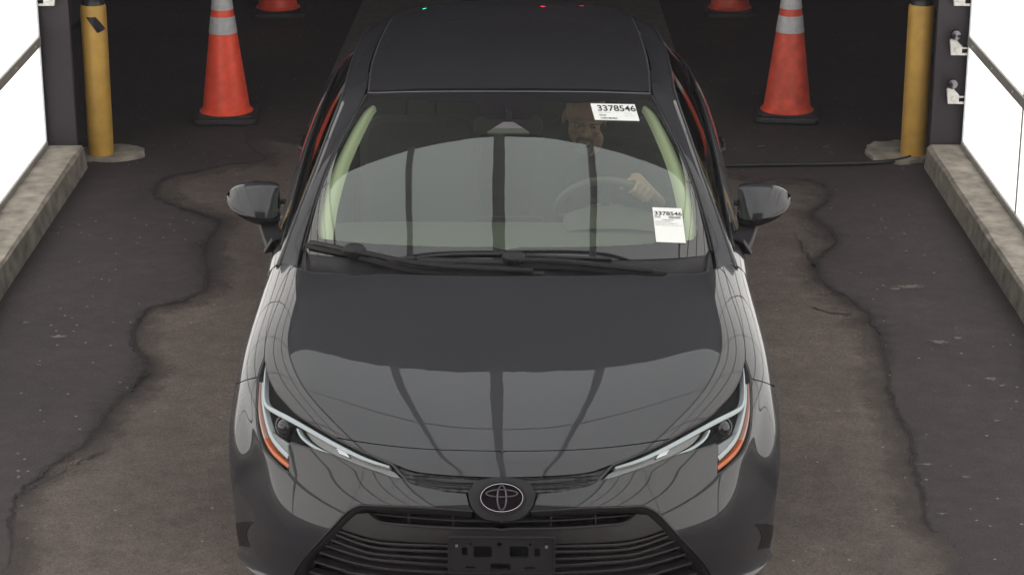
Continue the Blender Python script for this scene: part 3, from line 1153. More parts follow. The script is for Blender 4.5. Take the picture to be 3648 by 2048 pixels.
roof_net = [
    [(0, 1.945, 1.384), (0.1891, 1.95, 1.382), (0.3499, 1.962, 1.377), (0.4634, 1.985, 1.368), (0.522, 2.008, 1.358)],
    [(0, 2.3, 1.42), (0.192, 2.3, 1.418), (0.3553, 2.3, 1.411), (0.4705, 2.3, 1.4), (0.53, 2.3, 1.388)],
    [(0, 2.7, 1.434), (0.193, 2.7, 1.431), (0.3522, 2.7, 1.424), (0.4631, 2.7, 1.412), (0.521, 2.7, 1.399)],
    [(0, 3.1, 1.437), (0.1935, 3.1, 1.434), (0.3435, 3.1, 1.424), (0.4499, 3.1, 1.408), (0.508, 3.1, 1.39)],
    [(0, 3.4, 1.418), (0.1934, 3.4, 1.414), (0.3384, 3.4, 1.402), (0.44, 3.4, 1.383), (0.498, 3.4, 1.363)],
    [(0, 3.62, 1.35), (0.1922, 3.62, 1.347), (0.3315, 3.615, 1.34), (0.4324, 3.6, 1.329), (0.49, 3.58, 1.318)],
]
RF = Surf(roof_net)
if RF.normal([0.2], [0.5])[0][2] < 0:
    RF.sign = -1.0

side_net = [
    [(.782, 1.30, .925), (.822, 1.33, .885), (.853, 1.36, .83), (.868, 1.38, .73), (.872, 1.39, .55), (.866, 1.39, .36), (.84, 1.39, .20)],
    [(.792, 1.60, .950), (.830, 1.60, .912), (.860, 1.60, .85), (.873, 1.60, .74), (.875, 1.60, .55), (.868, 1.60, .36), (.842, 1.60, .20)],
    [(.805, 2.20, .972), (.838, 2.20, .938), (.868, 2.20, .87), (.880, 2.20, .76), (.878, 2.20, .55), (.870, 2.20, .36), (.842, 2.20, .20)],
    [(.810, 2.90, .990), (.842, 2.90, .958), (.873, 2.90, .89), (.886, 2.90, .78), (.884, 2.90, .55), (.874, 2.90, .36), (.842, 2.90, .20)],
    [(.800, 3.60, 1.005), (.835, 3.60, .975), (.875, 3.60, .90), (.892, 3.60, .79), (.892, 3.60, .55), (.880, 3.60, .36), (.845, 3.60, .20)],
    [(.765, 4.05, 1.012), (.803, 4.05, .985), (.850, 4.05, .91), (.874, 4.05, .79), (.876, 4.05, .55), (.862, 4.05, .36), (.82, 4.05, .22)],
    [(.70, 4.38, 1.015), (.737, 4.40, .985), (.785, 4.42, .91), (.815, 4.44, .79), (.822, 4.46, .55), (.808, 4.46, .36), (.77, 4.44, .24)],
    [(.58, 4.56, 1.015), (.60, 4.57, .985), (.62, 4.575, .91), (.64, 4.585, .79), (.66, 4.62, .55), (.65, 4.62, .36), (.62, 4.58, .25)],
    [(.30, 4.60, 1.015), (.31, 4.61, .985), (.32, 4.61, .91), (.33, 4.615, .79), (.34, 4.65, .55), (.34, 4.65, .36), (.32, 4.61, .25)],
    [(0, 4.61, 1.015), (0, 4.62, .985), (0, 4.62, .91), (0, 4.625, .79), (0, 4.66, .55), (0, 4.66, .36), (0, 4.62, .25)],
]
SD = Surf(side_net, mirror=False)
if SD.normal([0.5], [0.3])[0][0] < 0:
    SD.sign = -1.0

car = empty('sedan_car', CAR_LOC, (0, 0, CAR_YAW))
tag(car, 'dark grey sedan with stickers on its windscreen, seen from the front', 'car')

# ---- traced lines (photo points, near half)
hood_rear = [(1786, 987), (1650, 985), (1532, 983), (1391, 979), (1274, 971), (1184, 960), (1109, 946), (1062, 935)]
hood_gap = [(1062, 935), (1029, 967), (1003, 1012), (980, 1070), (963, 1122), (951, 1175), (944, 1225), (941, 1271)]
hl_up1 = [(941, 1271), (948, 1301), (959, 1344), (982, 1391), (1018, 1434), (1061, 1477), (1126, 1517), (1196, 1558)]
hl_up2 = [(1196, 1558), (1248, 1585), (1327, 1621), (1396, 1650)]
hl_end = [(1396, 1650), (1420, 1680), (1448, 1709)]
hl_low = [(1448, 1709), (1399, 1700), (1327, 1677), (1256, 1650), (1184, 1621), (1112, 1600), (1061, 1585), (1033, 1576)]
hl_notch = [(1033, 1576), (1027, 1590), (1029, 1630), (1029, 1684)]
hl_out1 = [(1029, 1684), (1004, 1670), (968, 1636), (937, 1600), (919, 1549), (912, 1492), (912, 1420), (917, 1343)]
hl_out2 = [(917, 1343), (926, 1312), (941, 1271)]
hood_front = [(1196, 1558), (1283, 1573), (1395, 1588), (1506, 1598), (1618, 1603), (1758, 1606), (1786, 1606)]
strip_top = [(1396, 1650), (1478, 1679), (1590, 1692), (1730, 1699), (1786, 1700)]
strip_bot = [(1448, 1709), (1478, 1725), (1562, 1746), (1663, 1757)]
badge_side = [(1663, 1757), (1674, 1799), (1685, 1816)]
badge_low = [(1685, 1816), (1700, 1834), (1732, 1851), (1786, 1857)]
grille_top = [(1685, 1816), (1506, 1804), (1367, 1799), (1294, 1795)]
grille_slant = [(1294, 1795), (1266, 1802), (1227, 1827), (1171, 1888), (1115, 1947), (1070, 2000), (1042, 2052), (1030, 2100), (1045, 2140), (1100, 2165)]
grille_bot = [(1100, 2165), (1300, 2182), (1786, 2195)]
split_px = [(917, 1343), (875, 1354), (832, 1372)]

C0 = lambda S, L: [(0.0, L[0][1])] + list(L)


def T(*segs, S=FR, n=6):
    return S.trace(*segs, n=n)


def set0(L, end):
    """Put the given end of a traced line exactly on the centre line."""
    L = [tuple(p) for p in L]
    L[end] = (0.0, L[end][1])
    return L


t_hood_rear = set0(T(hood_rear), 0)
t_hood_front = set0(T(hood_front), -1)
t_gap, t_up1, t_up2, t_end, t_low, t_notch = T(hood_gap), T(hl_up1), T(hl_up2), T(hl_end), T(hl_low), T(hl_notch)
t_out1, t_out2 = T(hl_out1), T(hl_out2)
t_strip_top = set0(T(strip_top), -1)
t_strip_bot, t_badge_side = T(strip_bot), T(badge_side)
t_badge_low = set0(T(badge_low), -1)
t_gr_top, t_gr_sl = T(grille_top), T(grille_slant)
t_gr_bot = set0(T(grille_bot), -1)
AY, AZ, AR = 0.94, 0.325, 0.362      # front wheel arch


def arch(a0, a1, n=24, cy=AY, r=AR, S=FR):
    out = []
    for i in range(n + 1):
        a = R(a0 + (a1 - a0) * i / n)
        out.append(S.side(cy - r * math.cos(a), AZ + r * math.sin(a)))
    return out


t_split = dedupe(list(T(split_px)) + [FR.side(.70, .672), FR.side(AY - AR * math.cos(R(62)), AZ + AR * math.sin(R(62)))])

hood_poly = dedupe(t_hood_rear + t_gap + t_up1 + t_hood_front)
panel('bonnet', FR, hood_poly, 'paint', car, res=0.016)
nose_poly = dedupe(t_hood_front[::-1] + t_up2 + t_strip_top)
panel('nose_panel', FR, nose_poly, 'paint', car, res=0.012)

fender_poly = dedupe(t_gap + t_out2[::-1] + t_split + arch(62, 180 + 17) + [FR.side(1.30, .205), FR.side(1.385, .205), FR.side(1.39, .5), FR.side(1.385, .75), FR.near((.846, 1.375, .845)), FR.near((.812, 1.342, .895)), FR.near((.785, 1.305, .912)), FR.near((.762, 1.262, .926)), FR.near((.735, 1.21, .934))])
both(lambda s: panel('fender', FR, fender_poly, 'paint', car, side=s, res=0.016))

arch_front = arch(62, -24, 18)[1:]
bump_poly = dedupe(t_strip_bot[::-1] + t_low + t_notch + t_out1 + t_split + arch_front + [(u, 0.985) for u in (0.93, .85, .7, .5, .3, .15, 0.0)] + t_gr_bot[::-1] + t_gr_sl[::-1] + t_gr_top[::-1] + t_badge_side[::-1])
panel('front_bumper', FR, bump_poly, 'paint', car, res=0.015)

# dark shell behind the panels, so that the gaps and the grille read as depth
panel('inner_shell', FR, [(0, 0.02), (.45, 0.02), (.62, .03), (.72, .2), (.78, .42), (.86, .6), (.92, .97), (0, .97)], 'cavity', car, off=-0.10, flange=0, gap=0, res=0.04)

# ---- upper grille strip, badge, main grille
strip_poly = dedupe(t_strip_top[::-1] + T(hl_end) + t_strip_bot + [(0.0, t_badge_side[0][1])])


def mesh_mat():
    m = mat('grille_mesh', (0.014, 0.013, 0.014), 0.4)
    nt = m.node_tree
    tc = nt.nodes.new('ShaderNodeTexCoord')
    mp = nt.nodes.new('ShaderNodeMapping')
    mp.inputs['Scale'].default_value = (30, 30, 75)
    nt.links.new(tc.outputs['Object'], mp.inputs['Vector'])
    v = nt.nodes.new('ShaderNodeTexVoronoi')
    v.inputs['Scale'].default_value = 1.0
    v.inputs['Randomness'].default_value = 0.15
    nt.links.new(mp.outputs['Vector'], v.inputs['Vector'])
    bp = nt.nodes.new('ShaderNodeBump')
    bp.inputs['Strength'].default_value = 1.0
    bp.inputs['Distance'].default_value = 0.01
    bp.invert = True
    nt.links.new(v.outputs['Distance'], bp.inputs['Height'])
    nt.links.new(bp.outputs['Normal'], nt.nodes['Principled BSDF'].inputs['Normal'])


mesh_mat()
panel('upper_grille', FR, strip_poly, 'grille_mesh', car, off=-0.012, flange=0, gap=0, res=0.010)
strip_line = T([(1478, 1705), (1590, 1722), (1700, 1727), (1786, 1728)])
for dv in (-0.010, 0.0, 0.010):
    both(lambda s: strip_on('grille_rib', FR, [(u, v + dv) for u, v in strip_line], [0.003, 0.005], 'black_plastic', car, off=-0.009, depth=0.004, side=s))

badge_poly = dedupe([(0.0, T([(1786, 1702), (1780, 1702), (1770, 1702)])[0][1])] + T([(1735, 1702), (1690, 1716), (1663, 1757)]) + t_badge_side + t_badge_low)
badge = panel('badge_surround', FR, badge_poly, 'black_plastic', car, off=0.002, res=0.01)

eu = FR.px(1786, 1771)
eP, eN = FR.pts([(0.0, eu[1])])
eP, eN = Vector(eP[0]), Vector(eN[0])
ez = (Vector((0, 0, 1)) - eN * eN.z).normalized()
EM = Matrix(((1, ez.x, eN.x, eP.x), (0, ez.y, eN.y, eP.y), (0, ez.z, eN.z, eP.z), (0, 0, 0, 1)))
emblem = empty('emblem')
emblem.parent = car
emblem.matrix_local = EM


def ell(rx, ry, n=48, cx=0, cy=0):
    return [(cx + rx * math.cos(2 * math.pi * i / n), cy + ry * math.sin(2 * math.pi * i / n)) for i in range(n)]


def ell_ring(name, rx, ry, w, z0, z1, material, cx=0, cy=0):
    m = MB()
    rows = []
    for i in range(64):
        a = 2 * math.pi * i / 64
        c, s = math.cos(a), math.sin(a)
        rows.append([(cx + (rx - w) * c, cy + (ry - w) * s, z0), (cx + (rx - w * .75) * c, cy + (ry - w * .75) * s, z1), (cx + (rx - w * .25) * c, cy + (ry - w * .25) * s, z1), (cx + rx * c, cy + ry * s, z0)])
    rows.append(rows[0])
    return m.grid(rows).build(name, material, emblem, smooth=True, angle=70)


MB().prism(ell(.0715, .0505), -.004, .005).build('emblem_plate', 'emblem_black', emblem, bevel=0.003)
ell_ring('emblem_ring', .0715, .0505, .0050, .004, .0085, 'black_plastic')
ell_ring('emblem_ring', .0650, .0435, .0034, .004, .0090, 'ring_chrome')
ell_ring('emblem_loop', .0500, .0140, .0062, .004, .0080, 'emblem_chrome', 0, .0130)
ell_ring('emblem_loop', .0165, .0395, .0062, .004, .0080, 'emblem_chrome', 0, .000)

# main grille: lip, beam, bars
gr_poly = dedupe([(0.0, t_badge_low[-1][1])] + t_badge_low[::-1] + t_gr_top + t_gr_sl + t_gr_bot)
line = np.array(dedupe(t_gr_top + t_gr_sl + t_gr_bot))
sc2 = np.array([FR.Lu, FR.Lv])
lp = line * sc2
tn = np.gradient(lp, axis=0)
tn /= np.maximum(np.linalg.norm(tn, axis=1), 1e-9)[:, None]
nr = np.stack([tn[:, 1], -tn[:, 0]], 1)
cc = np.array([0.12 * FR.Lu, lp[:, 1].mean()])
if np.mean(np.sum(nr * (cc - lp), 1)) < 0:
    nr = -nr
rows_all = []
for dd, of in ((0.0, 0.0035), (0.006, 0.004), (0.008, -0.006), (0.014, -0.008), (0.034, -0.030), (0.040, -0.05)):
    uvl = (lp + nr * dd) / sc2
    uvl[:, 0] = np.maximum(uvl[:, 0], 0)
    rows_all.append(FR.pts(uvl, of)[0])
both(lambda s: MB().grid([[mx(p, s) for p in r] for r in rows_all]).build('grille_lip', 'grille_plastic', car, smooth=True, angle=40))

slot_low = [(1300, 1828), (1345, 1860), (1441, 1873), (1593, 1884), (1786, 1888)]
slat1 = [(1205, 1884), (1297, 1914), (1393, 1928), (1593, 1939), (1786, 1942)]
t_sl = set0(T(slot_low), -1)
t_s1 = set0(T(slat1), -1)
beam_poly = dedupe(t_sl[::-1] + [FR.px(1262, 1830), FR.px(1225, 1862)] + t_s1)
panel('bumper_beam', FR, beam_poly, 'grille_plastic', car, off=-0.016, flange=0.03, gap=0, res=0.014)
both(lambda s: strip_on('beam_edge', FR, t_sl, [0.004, 0.007, 0.008], 'grille_plastic', car, off=-0.014, depth=0.012, side=s))
slats = [slat1,
         [(1194, 1897), (1285, 1928), (1381, 1945), (1593, 1953), (1786, 1956)],
         [(1182, 1910), (1273, 1945), (1369, 1965), (1593, 1974), (1786, 1977)],
         [(1163, 1928), (1248, 1961), (1345, 1985), (1593, 2001), (1786, 2004)],
         [(1144, 1950), (1224, 1978), (1321, 2003), (1441, 2015), (1593, 2026), (1786, 2030)],
         [(1122, 1977), (1224, 2010), (1309, 2030), (1441, 2046), (1786, 2062)],
         [(1102, 2010), (1200, 2040), (1300, 2062), (1786, 2095)],
         [(1085, 2045), (1180, 2072), (1300, 2095), (1786, 2128)],
         [(1075, 2080), (1200, 2112), (1786, 2160)]]
for i, s_ in enumerate(slats):
    tl = set0(T(s_), -1)
    wd = [0.007, 0.009, 0.009, 0.006] if i < 4 else [0.007, 0.011, 0.011]
    both(lambda s: strip_on('grille_slat', FR, tl, wd, 'grille_plastic', car, off=-0.020, depth=0.03 if i > 3 else 0.02, side=s))
tl = set0(T([(1310, 1833), (1441, 1846), (1593, 1858), (1786, 1864)]), -1)
both(lambda s: strip_on('grille_slat', FR, tl, [0.003, 0.005], 'grille_plastic', car, off=-0.035, depth=0.03, side=s))
backing = dedupe(t_s1 + [FR.px(1160, 1925), FR.px(1150, 1945)] + set0(T(slats[4]), -1)[::-1])
panel('grille_backing', FR, backing, 'housing_black', car, off=-0.034, flange=0, gap=0, res=0.02)
for xq, y0, y1 in ((1441, 1826, 1872), (1608, 1838, 1884), (1434, 1996, 2150), (1610, 2020, 2170)):
    tl = T([(xq, y0), (xq, (y0 + y1) / 2), (xq, y1)])
    both(lambda s: strip_on('grille_post', FR, tl, [0.004, 0.004], 'grille_plastic', car, off=-0.045, depth=0.02, side=s))

# licence plate holder
pl = empty('plate_holder')
pl.parent = car
pz0, pz1, py_ = 0.373, 0.492, -0.022
pl.location = (0, py_, (pz0 + pz1) / 2)
pl.rotation_euler = (R(-4), 0, 0)
hw, hh = 0.160, 0.059


def plate_with_holes(parent):
    holes = [rrect(-.085, -.008, -.029, .028, .006), rrect(.024, -.008, .080, .028, .006), rrect(-.119, -.002, -.102, .024, .002), rrect(.098, -.004, .115, .022, .002),
             rrect(-.034, -.047, .027, -.027, .002), rrect(-.108, -.042, -.078, -.036, .001), rrect(.068, -.044, .100, -.038, .001), ell(.008, .007, 14, -.006, .033), ell(.004, .004, 10, -.094, .035), ell(.004, .004, 10, .086, .034)]
    outer = rrect(-hw, -hh, hw, hh, .009, 5)
    V, E, loops = [], [], [outer] + holes
    for l in loops:
        o = len(V)
        V += [Vector(p) for p in l]
        E += [(o + i, o + (i + 1) % len(l)) for i in range(len(l))]
    r = delaunay_2d_cdt(V, E, [], 0, 1e-7)
    W = np.array([(p.x, p.y) for p in r[0]])
    F = [f for f in r[2]]
    keep = []
    for f in F:
        c = W[list(f)].mean(0)[None]
        if inside(outer, c)[0] and not any(inside(h, c)[0] for h in holes):
            keep.append(f)
    m = MB()
    n = len(W)
    m.add([(x, 0, z) for x, z in W] + [(x, .012, z) for x, z in W], keep + [tuple(n + i for i in reversed(f)) for f in keep])
    for l in loops:
        k = len(l)
        m.add([(x, 0, z) for x, z in l] + [(x, .012, z) for x, z in l], [(i, (i + 1) % k, k + (i + 1) % k, k + i) for i in range(k)])
    return m.build('holder_board', 'black_plastic', parent)


plate_with_holes(pl)
m = MB()
rim = [(x, -0.003, z) for x, z in rrect(-hw + .002, -hh + .002, hw - .002, hh - .002, .008, 5)]
m.tube(rim + rim[:1], 0.0028, 6, ups=[(0, -1, 0)] * (len(rim) + 1))
m.build('holder_rim', 'black_plastic', pl, smooth=True)
MB().box((-hw + .01, .030, -hh + .008), (hw - .01, .034, hh - .008)).build('holder_back', 'cavity', pl)
for x, z in ((-.1345, .029), (.1345, .026)):
    sc_ = MB().lathe([(0.0, 0.003), (0.0045, 0.0028), (0.0065, 0.0)], 16, m=Matrix.Translation((x, -0.001, z)) @ Matrix.Rotation(math.pi / 2, 4, 'X')).build('screw', 'chrome', pl, smooth=True)
    MB().lathe([(0.009, -.0002), (0.0125, 0.001), (0.013, -0.001)], 20, m=Matrix.Translation((x, -0.001, z)) @ Matrix.Rotation(math.pi / 2, 4, 'X')).build('washer', 'housing_black', pl)

# ---- headlights
hl_poly = dedupe(t_up1 + t_up2 + t_end + t_low + t_notch + t_out1 + t_out2)


def c7(*pts):
    return [(860 + .3596 * a, 1240 + .3596 * b) for a, b in pts]


def tz(*pts, n=6):
    return FR.trace(c7(*pts), n=n)


u_drl = tz((222, 100), (203, 230), (190, 400), (192, 500), (218, 562), (300, 615), (420, 675), (560, 750), (760, 860), (960, 963), (1200, 1075), (1455, 1160))
o_drl = tz((178, 320), (172, 480), (188, 620), (218, 760), (262, 880), (335, 980), (432, 1075))
amber = tz((162, 320), (150, 480), (153, 640), (177, 790), (217, 915), (283, 1022), (365, 1102), (450, 1172))
u_slot = tz((522, 785), (556, 860), (620, 922), (720, 985), (900, 1062), (1100, 1142), (1300, 1217), (1570, 1288))
refl_poly = tz((575, 800), (700, 860), (900, 960), (1150, 1075), (1440, 1172)) + tz((1440, 1172), (1500, 1215), (1545, 1262)) + tz((1545, 1262), (1300, 1190), (1000, 1078), (760, 975), (640, 895), (575, 800))
refl_poly = dedupe(refl_poly)
grey_poly = dedupe(tz((235, 800), (320, 870), (450, 950)) + tz((450, 950), (452, 1000), (448, 1060)) + tz((448, 1060), (350, 970), (280, 880), (235, 800)))


def headlight(s):
    root = empty('headlight')
    root.parent = car
    panel('housing', FR, hl_poly, 'cavity', root, off=-0.045, flange=0, gap=0, side=s, res=0.012)
    # rim wall between the lens edge and the bowl
    q = np.array(hl_poly)
    a, b = FR.pts(q, -0.003)[0], FR.pts(q, -0.046)[0]
    MB().grid([[mx(p, s) for p in list(a) + [a[0]]], [mx(p, s) for p in list(b) + [b[0]]]]).build('rim', 'housing_black', root, smooth=True)
    strip_on('light_guide', FR, u_drl, [.004, .006, .007, .010, .014, .015, .014, .013, .011, .007], 'drl_white', root, off=-0.014, depth=0.02, side=s)
    strip_on('light_guide', FR, o_drl, [.005, .009, .012, .014, .015], 'drl_white', root, off=-0.014, depth=0.02, side=s)
    k5 = len(amber) * 5 // 9
    strip_on('side_marker', FR, amber[:k5 + 1], [.002, .004, .006, .008], 'marker_pale', root, off=-0.008, depth=0.02, side=s)
    strip_on('side_marker', FR, amber[k5:], [.008, .011, .013, .012], 'amber', root, off=-0.008, depth=0.02, side=s)
    strip_on('light_guide', FR, u_slot, [.005, .007, .008, .009, .010, .009, .007], 'drl_white', root, off=-0.014, depth=0.02, side=s)
    panel('signal_reflector', FR, refl_poly, 'reflector', root, off=-0.034, flange=0, gap=0, side=s, res=0.01)
    for i, (p, q_) in enumerate([((905, 965), (1010, 1010)), ((915, 985), (1020, 1028)), ((925, 1003), (1030, 1046))]):
        strip_on('reflector_rib', FR, tz(p, ((p[0] + q_[0]) / 2, (p[1] + q_[1]) / 2), q_), [.0035, .0035], 'chrome', root, off=-0.026, depth=0.004, side=s)
    panel('inner_bezel', FR, grey_poly, 'housing_grey', root, off=-0.018, flange=0.015, gap=0, side=s, res=0.01)
    uvp = FR.px(*c7((362, 742))[0])
    P, N = FR.pts([uvp], -0.040)
    P, N = Vector(mx(P[0], s)), Vector(mx(N[0], s))
    look = (Vector((N.x * .4, -1, 0.12))).normalized()
    M = Matrix.Translation(P) @ look.to_track_quat('Z', 'Y').to_matrix().to_4x4()
    pr = MB().lathe([(0.0, 0.034), (0.010, 0.032), (0.020, 0.025), (0.027, 0.014), (0.030, 0.0)], 28, m=M).build('projector_lens', 'gloss_black', root, smooth=True)
    MB().lathe([(0.030, 0.0), (0.032, 0.008), (0.036, 0.008), (0.040, -0.002)], 28, m=M).build('projector_ring', 'dark_chrome', pr, smooth=True)
    panel('lens_cover', FR, hl_poly, 'lens_clear', root, off=0.0005, flange=0, gap=0.0015, side=s, res=0.012)
    strip_on('seal', FR, hl_poly + [hl_poly[0]], [.007, .007], 'seal', root, off=-0.003, depth=0.006, side=s)
    return root


both(headlight)

# wheel-side air slit in the bumper corner
slit = dedupe(T([(826, 1880), (834, 1866), (865, 1857), (908, 1856)], [(908, 1856), (888, 1876), (879, 1900), (885, 1925), (894, 1948)], [(894, 1948), (866, 1943), (842, 1938), (830, 1910), (826, 1880)]))
both(lambda s: panel('air_slit', FR, slit, 'housing_black', car, off=0.0015, side=s, gap=0, flange=0.004, res=0.008))

# ---- windscreen
glass_edge = [(0.0, 0.0), (0.25, 0.0), (0.5, 0.0), (0.75, 0.0), (0.92, 0.0), (0.985, 0.012), (0.995, 0.05)] + [(0.997, v) for v in np.linspace(0.1, 0.94, 22)] + [(0.99, 0.975), (0.96, 0.995), (0.9, 1.0), (0.7, 1.0), (0.5, 1.0), (0.25, 1.0), (0.0, 1.0)]


def dens(L, n=4):
    out = []
    for a, b in zip(L[:-1], L[1:]):
        for t in np.linspace(0, 1, n, endpoint=False):
            out.append((a[0] + (b[0] - a[0]) * t, a[1] + (b[1] - a[1]) * t))
    out.append(L[-1])
    return out


glass_edge = dens(glass_edge)
# inner edge of the black ceramic border, traced
frit_line = WS.trace([(1786, 880), (1600, 879), (1400, 872), (1250, 862), (1165, 853)], [(1165, 853), (1140, 846), (1128, 815)],
                     [(1128, 815), (1135, 760), (1150, 690), (1180, 600), (1215, 520), (1255, 440), (1290, 385)], [(1290, 385), (1310, 360), (1340, 352)], [(1340, 352), (1450, 357), (1560, 364), (1660, 366), (1700, 372), (1725, 420), (1786, 425)])
frit_line = [tuple(p) for p in frit_line]
frit_line[0] = (0.0, frit_line[0][1])
frit_line[-1] = (0.0, frit_line[-1][1])
ws = empty('windscreen')
ws.parent = car
panel('glass', WS, frit_line, 'windscreen_glass', ws, flange=0, gap=0, res=0.02)
ring = dedupe(glass_edge + frit_line[::-1])
panel('black_border', WS, ring, 'frit', ws, flange=0.004, gap=0, res=0.012)
both(lambda s: strip_on('edge_seal', WS, [(0.999, v) for v in np.linspace(0.02, 0.985, 30)], [.008, .008], 'seal', ws, off=0.002, depth=0.01, side=s))
sealt = [(u, 1.0) for u in np.linspace(0, .985, 24)]
both(lambda s: strip_on('edge_seal', WS, sealt, [.006, .006], 'dark_chrome', ws, off=0.003, depth=0.01, side=s))

# ---- cowl between bonnet and glass
a = FR.pts(t_hood_rear, -0.012)[0]
a = resample(a, 40)
b = WS.pts([(u, 0.015) for u in np.linspace(0, 0.985, 40)], -0.002)[0]
rows = []
for t in np.linspace(0, 1, 9):
    rows.append(a * (1 - t) + b * t + np.array([0, 0, -0.020 * math.sin(math.pi * t)]))
cow = both(lambda s: MB().grid([[mx(p, s) for p in r] for r in rows]).build('cowl', 'black_plastic', car, smooth=True))
both(lambda s: MB().tube([mx(p, s) for p in resample(FR.pts(t_hood_rear, -0.006)[0], 30)], 0.007, 6).build('cowl_seal', 'rubber', car, smooth=True))
for s in (1, -1):
    for xq in (0.70,):
        pa = Vector(mx(a[36], s)) + Vector((0, .004, .004))
        pb = Vector(mx(b[37], s)) + Vector((0, 0, .002))
        MB().tube([pa, (pa + pb) / 2 + Vector((0, 0, -.008)), pb], 0.004, 6).build('cowl_joint', 'seal', car)

# ---- roof
panel('roof', RF, [(0, 0), (.5, 0), (.97, 0), (1, .03), (1, .5), (1, .98), (.97, 1), (.5, 1), (0, 1)][0:0] + dens([(0.0, 0.0), (.5, 0.0), (.96, 0.0), (.985, .01), (.985, .3), (.985, .7), (.985, .99), (.5, 1.0), (0.0, 1.0)], 6), 'paint', car, res=0.03, gap=0)
panel('headliner', RF, dens([(0.0, 0.02), (.5, 0.02), (.97, 0.02), (.97, .98), (.5, .98), (0.0, .98)], 6), 'headliner', car, res=0.05, gap=0, flange=0, off=-0.03)
both(lambda s: strip_on('roof_ditch_moulding', RF, [(1.0, v) for v in np.linspace(0, 1, 30)], [.012, .014, .012], 'rubber', car, off=-0.004, depth=0.01, side=s))
# shark fin aerial
fin = []
for t in np.linspace(0, 1, 12):
    w = 0.028 * math.sin(math.pi * min(1, t * 1.1 + .05)) + .002
    h = 0.03 * t ** 1.3
    y = 3.44 + t * 0.14
    zb = RF.ev([0.0], [(y - 1.945) / (3.62 - 1.945)])[0][2] - .008
    fin.append([(-w, y, zb), (-w * .5, y + .01, zb + h * .6), (0, y + .015, zb + h), (w * .5, y + .01, zb + h * .6), (w, y, zb)])
MB().grid(fin).build('aerial_fin', 'paint', car, smooth=True)

# ---- pillars and roof rails
rail_I = [(0.722, 1.215, 0.895), (0.727, 1.318, 0.934), (0.694, 1.455, 1.055), (0.652, 1.615, 1.165), (0.595, 1.803, 1.262), (0.536, 2.01, 1.351), (0.541, 2.3, 1.384), (0.532, 2.7, 1.394), (0.519, 3.1, 1.381), (0.508, 3.4, 1.35), (0.515, 3.68, 1.27), (0.6, 4.0, 1.13), (0.665, 4.2, 1.045)]
rail_O = [(0.815, 1.215, 0.845), (0.793, 1.29, 0.905), (0.74, 1.45, 1.046), (0.693, 1.62, 1.155), (0.655, 1.81, 1.249), (0.617, 2.05, 1.339), (0.614, 2.35, 1.366), (0.61, 2.7, 1.373), (0.6, 3.1, 1.352), (0.6, 3.3, 1.3), (0.65, 3.5, 1.215), (0.715, 3.7, 1.105), (0.775, 3.86, 1.008)]
NR = 70
# parameter shared by both rails: knot by knot
RI = np.array(spline(rail_I, 6))
RO = np.array(spline(rail_O, 6))
cen = np.array([0, 0, 0.95])


def rail_rows():
    rows = []
    for t in np.linspace(0, 1, 7):
        r = RI * (1 - t) + RO * t
        out = r - np.array([0, 0, 0])
        d = np.stack([np.abs(RO[:, 0] - RI[:, 0]) * 0 + .75, np.zeros(len(RI)), np.full(len(RI), .65)], 1)
        rows.append(r + d * (0.005 * math.sin(math.pi * t)))
    return rows


rr_ = rail_rows()
both(lambda s: MB().grid([[mx(p, s) for p in r] for r in rr_]).build('roof_rail', 'paint', car, smooth=True, angle=60))
both(lambda s: MB().tube([mx(p + np.array([.003, 0, -.003]), s) for p in RO], 0.006, 8).build('window_moulding', 'seal', car, smooth=True))
both(lambda s: MB().tube([mx(p + np.array([.001, 0, .001]), s) for p in RI[:25]], 0.004, 6).build('pillar_seal', 'seal', car, smooth=True))

# ---- side glass: ruled between belt line and rail
BELT = np.array(spline([(.792, 1.27, .918), (.793, 1.6, .950), (.806, 2.2, .972), (.811, 2.9, .990), (.801, 3.6, 1.003), (.785, 3.86, 1.008)], 12))


def belt_at(y):
    return np.array([np.interp(y, BELT[:, 1], BELT[:, k]) for k in range(3)])


ROY = RO[:, 1]


def rail_at(y):
    return np.array([np.interp(y, ROY, RO[:, k]) for k in range(3)])


def side_window(name, y0, y1, material, s):
    rows = []
    for y in np.linspace(y0, y1, 26):
        b_, r_ = belt_at(y), rail_at(y)
        b_ = b_ + np.array([-.004, 0, -.01])
        r_ = r_ + np.array([-.004, 0, 0])
        row = []
        for t in np.linspace(0, 1, 9):
            p = b_ * (1 - t) + r_ * t + np.array([.016 * math.sin(math.pi * t), 0, 0])
            row.append(mx(p, s))
        rows.append(row)
    return MB().grid(rows).build(name, material, car, smooth=True)


for s in (1, -1):
    side_window('sail_panel', 1.285, 1.52, 'gloss_black', s)
    side_window('side_window', 1.53, 2.385, 'side_glass', s)
    side_window('pillar_cover', 2.387, 2.455, 'gloss_black', s)
    side_window('side_window', 2.457, 3.40, 'side_glass', s)
    side_window('sail_panel', 3.402, 3.85, 'gloss_black', s)
    MB().tube([mx(p + np.array([.004, 0, .002]), s) for p in BELT[6:]], 0.007, 8).build('belt_moulding', 'black_plastic', car, smooth=True)

# ---- doors, quarter panels, rear
BY = 3.64


def ss(L):
    return [SD.side(y, z) for y, z in L]


def dl(L, n=8):
    return dens(L, n)


